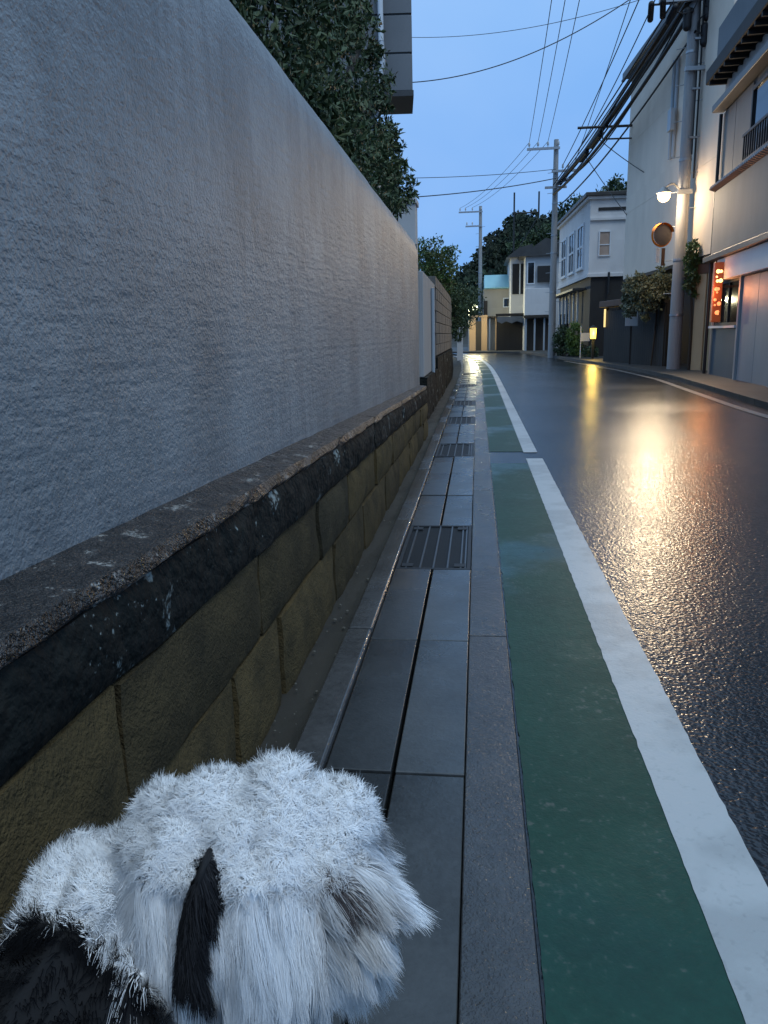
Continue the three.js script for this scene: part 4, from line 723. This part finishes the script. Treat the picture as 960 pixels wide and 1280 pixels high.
    return [n.clone().multiplyScalar(0.3).addScaledVector(flat(n, rr(-0.7, 0.2), rr(0, 0.8)), 1).add(V(0, -0.1, 0)), rr(0.007, 0.014), 0.3, 0.001];
  }
  function grow(p, n, st) {
    const [dir, len, droop, curl] = st, d = dir.clone().normalize(), pts = [p.clone().addScaledVector(n, -0.003)], ph = rnd() * 6.28, c = p.clone();
    for (let s = 1; s <= SEG; s++) {
      d.add(V(0, -droop * 0.28, 0)).normalize(); c.addScaledVector(d, len / SEG);
      const off = sdf(c); if (off < 0.004) c.addScaledVector(n, Math.min(0.02, 0.004 - off));   // lie on the coat below, not inside it
      pts.push(c.clone().add(V(Math.sin(s * 1.7 + ph), Math.sin(s * 1.3 + ph * 2), Math.cos(s * 1.5 + ph)).multiplyScalar(curl * s / SEG)));
    }
    return pts;
  }
  function hair(roots, guideEvery, width, colour, styler, clump) {
    const guides = [], cell = 0.03, grid = new Map(), key = p => Math.floor(p.x / cell) + ',' + Math.floor(p.y / cell) + ',' + Math.floor(p.z / cell);
    roots.forEach(([p, n], i) => { if (i % guideEvery === 0) { const g = { p, pts: grow(p, n, styler(p, n)), v: 1 - 0.14 * rnd() * rnd(), l: rr(0.75, 1.1) }; guides.push(g); const k = key(p); if (!grid.has(k)) grid.set(k, []); grid.get(k).push(g); } });
    const P = [], Cc = [], Ix = [], N = []; const w = V(), t = V();
    for (const [p, n] of roots) {
      let best = null, bd = 0.03; const bx = Math.floor(p.x / cell), by = Math.floor(p.y / cell), bz = Math.floor(p.z / cell);
      for (let a = -1; a <= 1; a++) for (let b = -1; b <= 1; b++) for (let c = -1; c <= 1; c++) for (const g of grid.get((bx + a) + ',' + (by + b) + ',' + (bz + c)) || []) { const d = g.p.distanceTo(p); if (d < bd) { bd = d; best = g; } }
      const own = best ? null : grow(p, n, styler(p, n)), pts = [], lf = rr(0.7, 1.05), jit = V(rr(-1, 1), rr(-1, 1), rr(-1, 1)).multiplyScalar(0.006);
      for (let s = 0; s <= SEG; s++) { if (own) pts.push(own[s]); else { const f = s / SEG, o = best.pts[s].clone().sub(best.pts[0]).multiplyScalar(lf * best.l); pts.push(p.clone().addScaledVector(n, s ? 0 : -0.003).add(o).addScaledVector(best.p.clone().sub(p), clump * f * f).addScaledVector(jit, f)); } }
      const col = colour(p), v = rr(0.93, 1.03) * (best ? best.v : 1), i0 = P.length / 3;
      for (let s = 0; s <= SEG; s++) {
        t.subVectors(pts[Math.min(SEG, s + 1)], pts[Math.max(0, s - 1)]); w.crossVectors(t, n).normalize().multiplyScalar(width * (1 - 0.8 * Math.pow(s / SEG, 2)));
        for (const sg of [-1, 1]) { P.push(pts[s].x + w.x * sg, pts[s].y + w.y * sg, pts[s].z + w.z * sg); N.push(n.x, n.y, n.z); Cc.push(col[0] * v, col[1] * v, col[2] * v); }
        if (s < SEG) { const a = i0 + s * 2; Ix.push(a, a + 1, a + 2, a + 1, a + 3, a + 2); }
      }
    }
    const g = new THREE.BufferGeometry(); g.setAttribute('position', new THREE.Float32BufferAttribute(P, 3)); g.setAttribute('color', new THREE.Float32BufferAttribute(Cc, 3)); g.setAttribute('normal', new THREE.Float32BufferAttribute(N, 3)); g.setIndex(Ix); return g;
  }
  const hairMat = new THREE.MeshPhysicalMaterial({ vertexColors: true, roughness: 1, side: THREE.DoubleSide, specularIntensity: 0.25 });
  const furMat = new THREE.MeshPhysicalMaterial({ vertexColors: true, roughness: 1, side: THREE.DoubleSide, specularIntensity: 0.4, sheen: 1, sheenRoughness: 0.6, sheenColor: rgb(0.9, 0.92, 0.95) });
  const inHead = p => p.distanceTo(headC) < 0.15 && p.x > -0.38, low = p => p.y - headC.y < 0.02;
  const cj = p => coat(p, rr(-1, 1));
  mesh('head_hair', hair(sampler(bg, p => inHead(p) && !low(p), 80000), 14, 0.0003, cj, style, 0.25), furMat, bodyMesh).userData = { kind: 'stuff' };
  mesh('face_hair', hair(sampler(bg, p => inHead(p) && low(p), 70000), 150, 0.0003, cj, style, 0.5), furMat, bodyMesh).userData = { kind: 'stuff' };
  mesh('neck_hair', hair(sampler(bg, p => !inHead(p) && darkEdge(p) < 0.02 && p.y > 0.3, 70000), 14, 0.0003, cj, style, 0.15), furMat, bodyMesh).userData = { kind: 'stuff' };
  mesh('body_hair', hair(sampler(bg, p => !inHead(p) && darkEdge(p) >= 0.0, 30000), 30, 0.0006, cj, style, 0.4), hairMat, bodyMesh).userData = { kind: 'stuff' };
  const ear = mesh('ear', tube([earA, hp(254, 1085, 0.765), earB, earC.clone().lerp(earB, 0.5)], 0.004, 16, 8), std(blackF, 0.8), bodyMesh);
  mesh('ear_hair', hair(sampler(ear.geometry.toNonIndexed(), () => true, 9000), 50, 0.0005, () => mixc(blackF, greyF, 0.12 * rnd()), (p, n) => [n.clone().multiplyScalar(0.28).add(V(0, -1, 0)), rr(0.04, 0.085), 0.8, 0.004], 0.4), hairMat, bodyMesh).userData = { kind: 'stuff' };
  mesh('nose', new THREE.SphereGeometry(0.014, 12, 8).translate(muzzleTip.x + 0.012, muzzleTip.y + 0.004, muzzleTip.z), std([0.01, 0.01, 0.01], 0.3), bodyMesh);
  const eye = hp(412, 1112, 0.808); mesh('eye', new THREE.SphereGeometry(0.009, 12, 8).translate(eye.x, eye.y, eye.z), std([0.008, 0.006, 0.005], 0.1), bodyMesh);
  const eye2 = hp(408, 1090, 0.885); mesh('eye', new THREE.SphereGeometry(0.009, 12, 8).translate(eye2.x, eye2.y, eye2.z), std([0.008, 0.006, 0.005], 0.1), bodyMesh);
}
renderer.render(scene, camera);
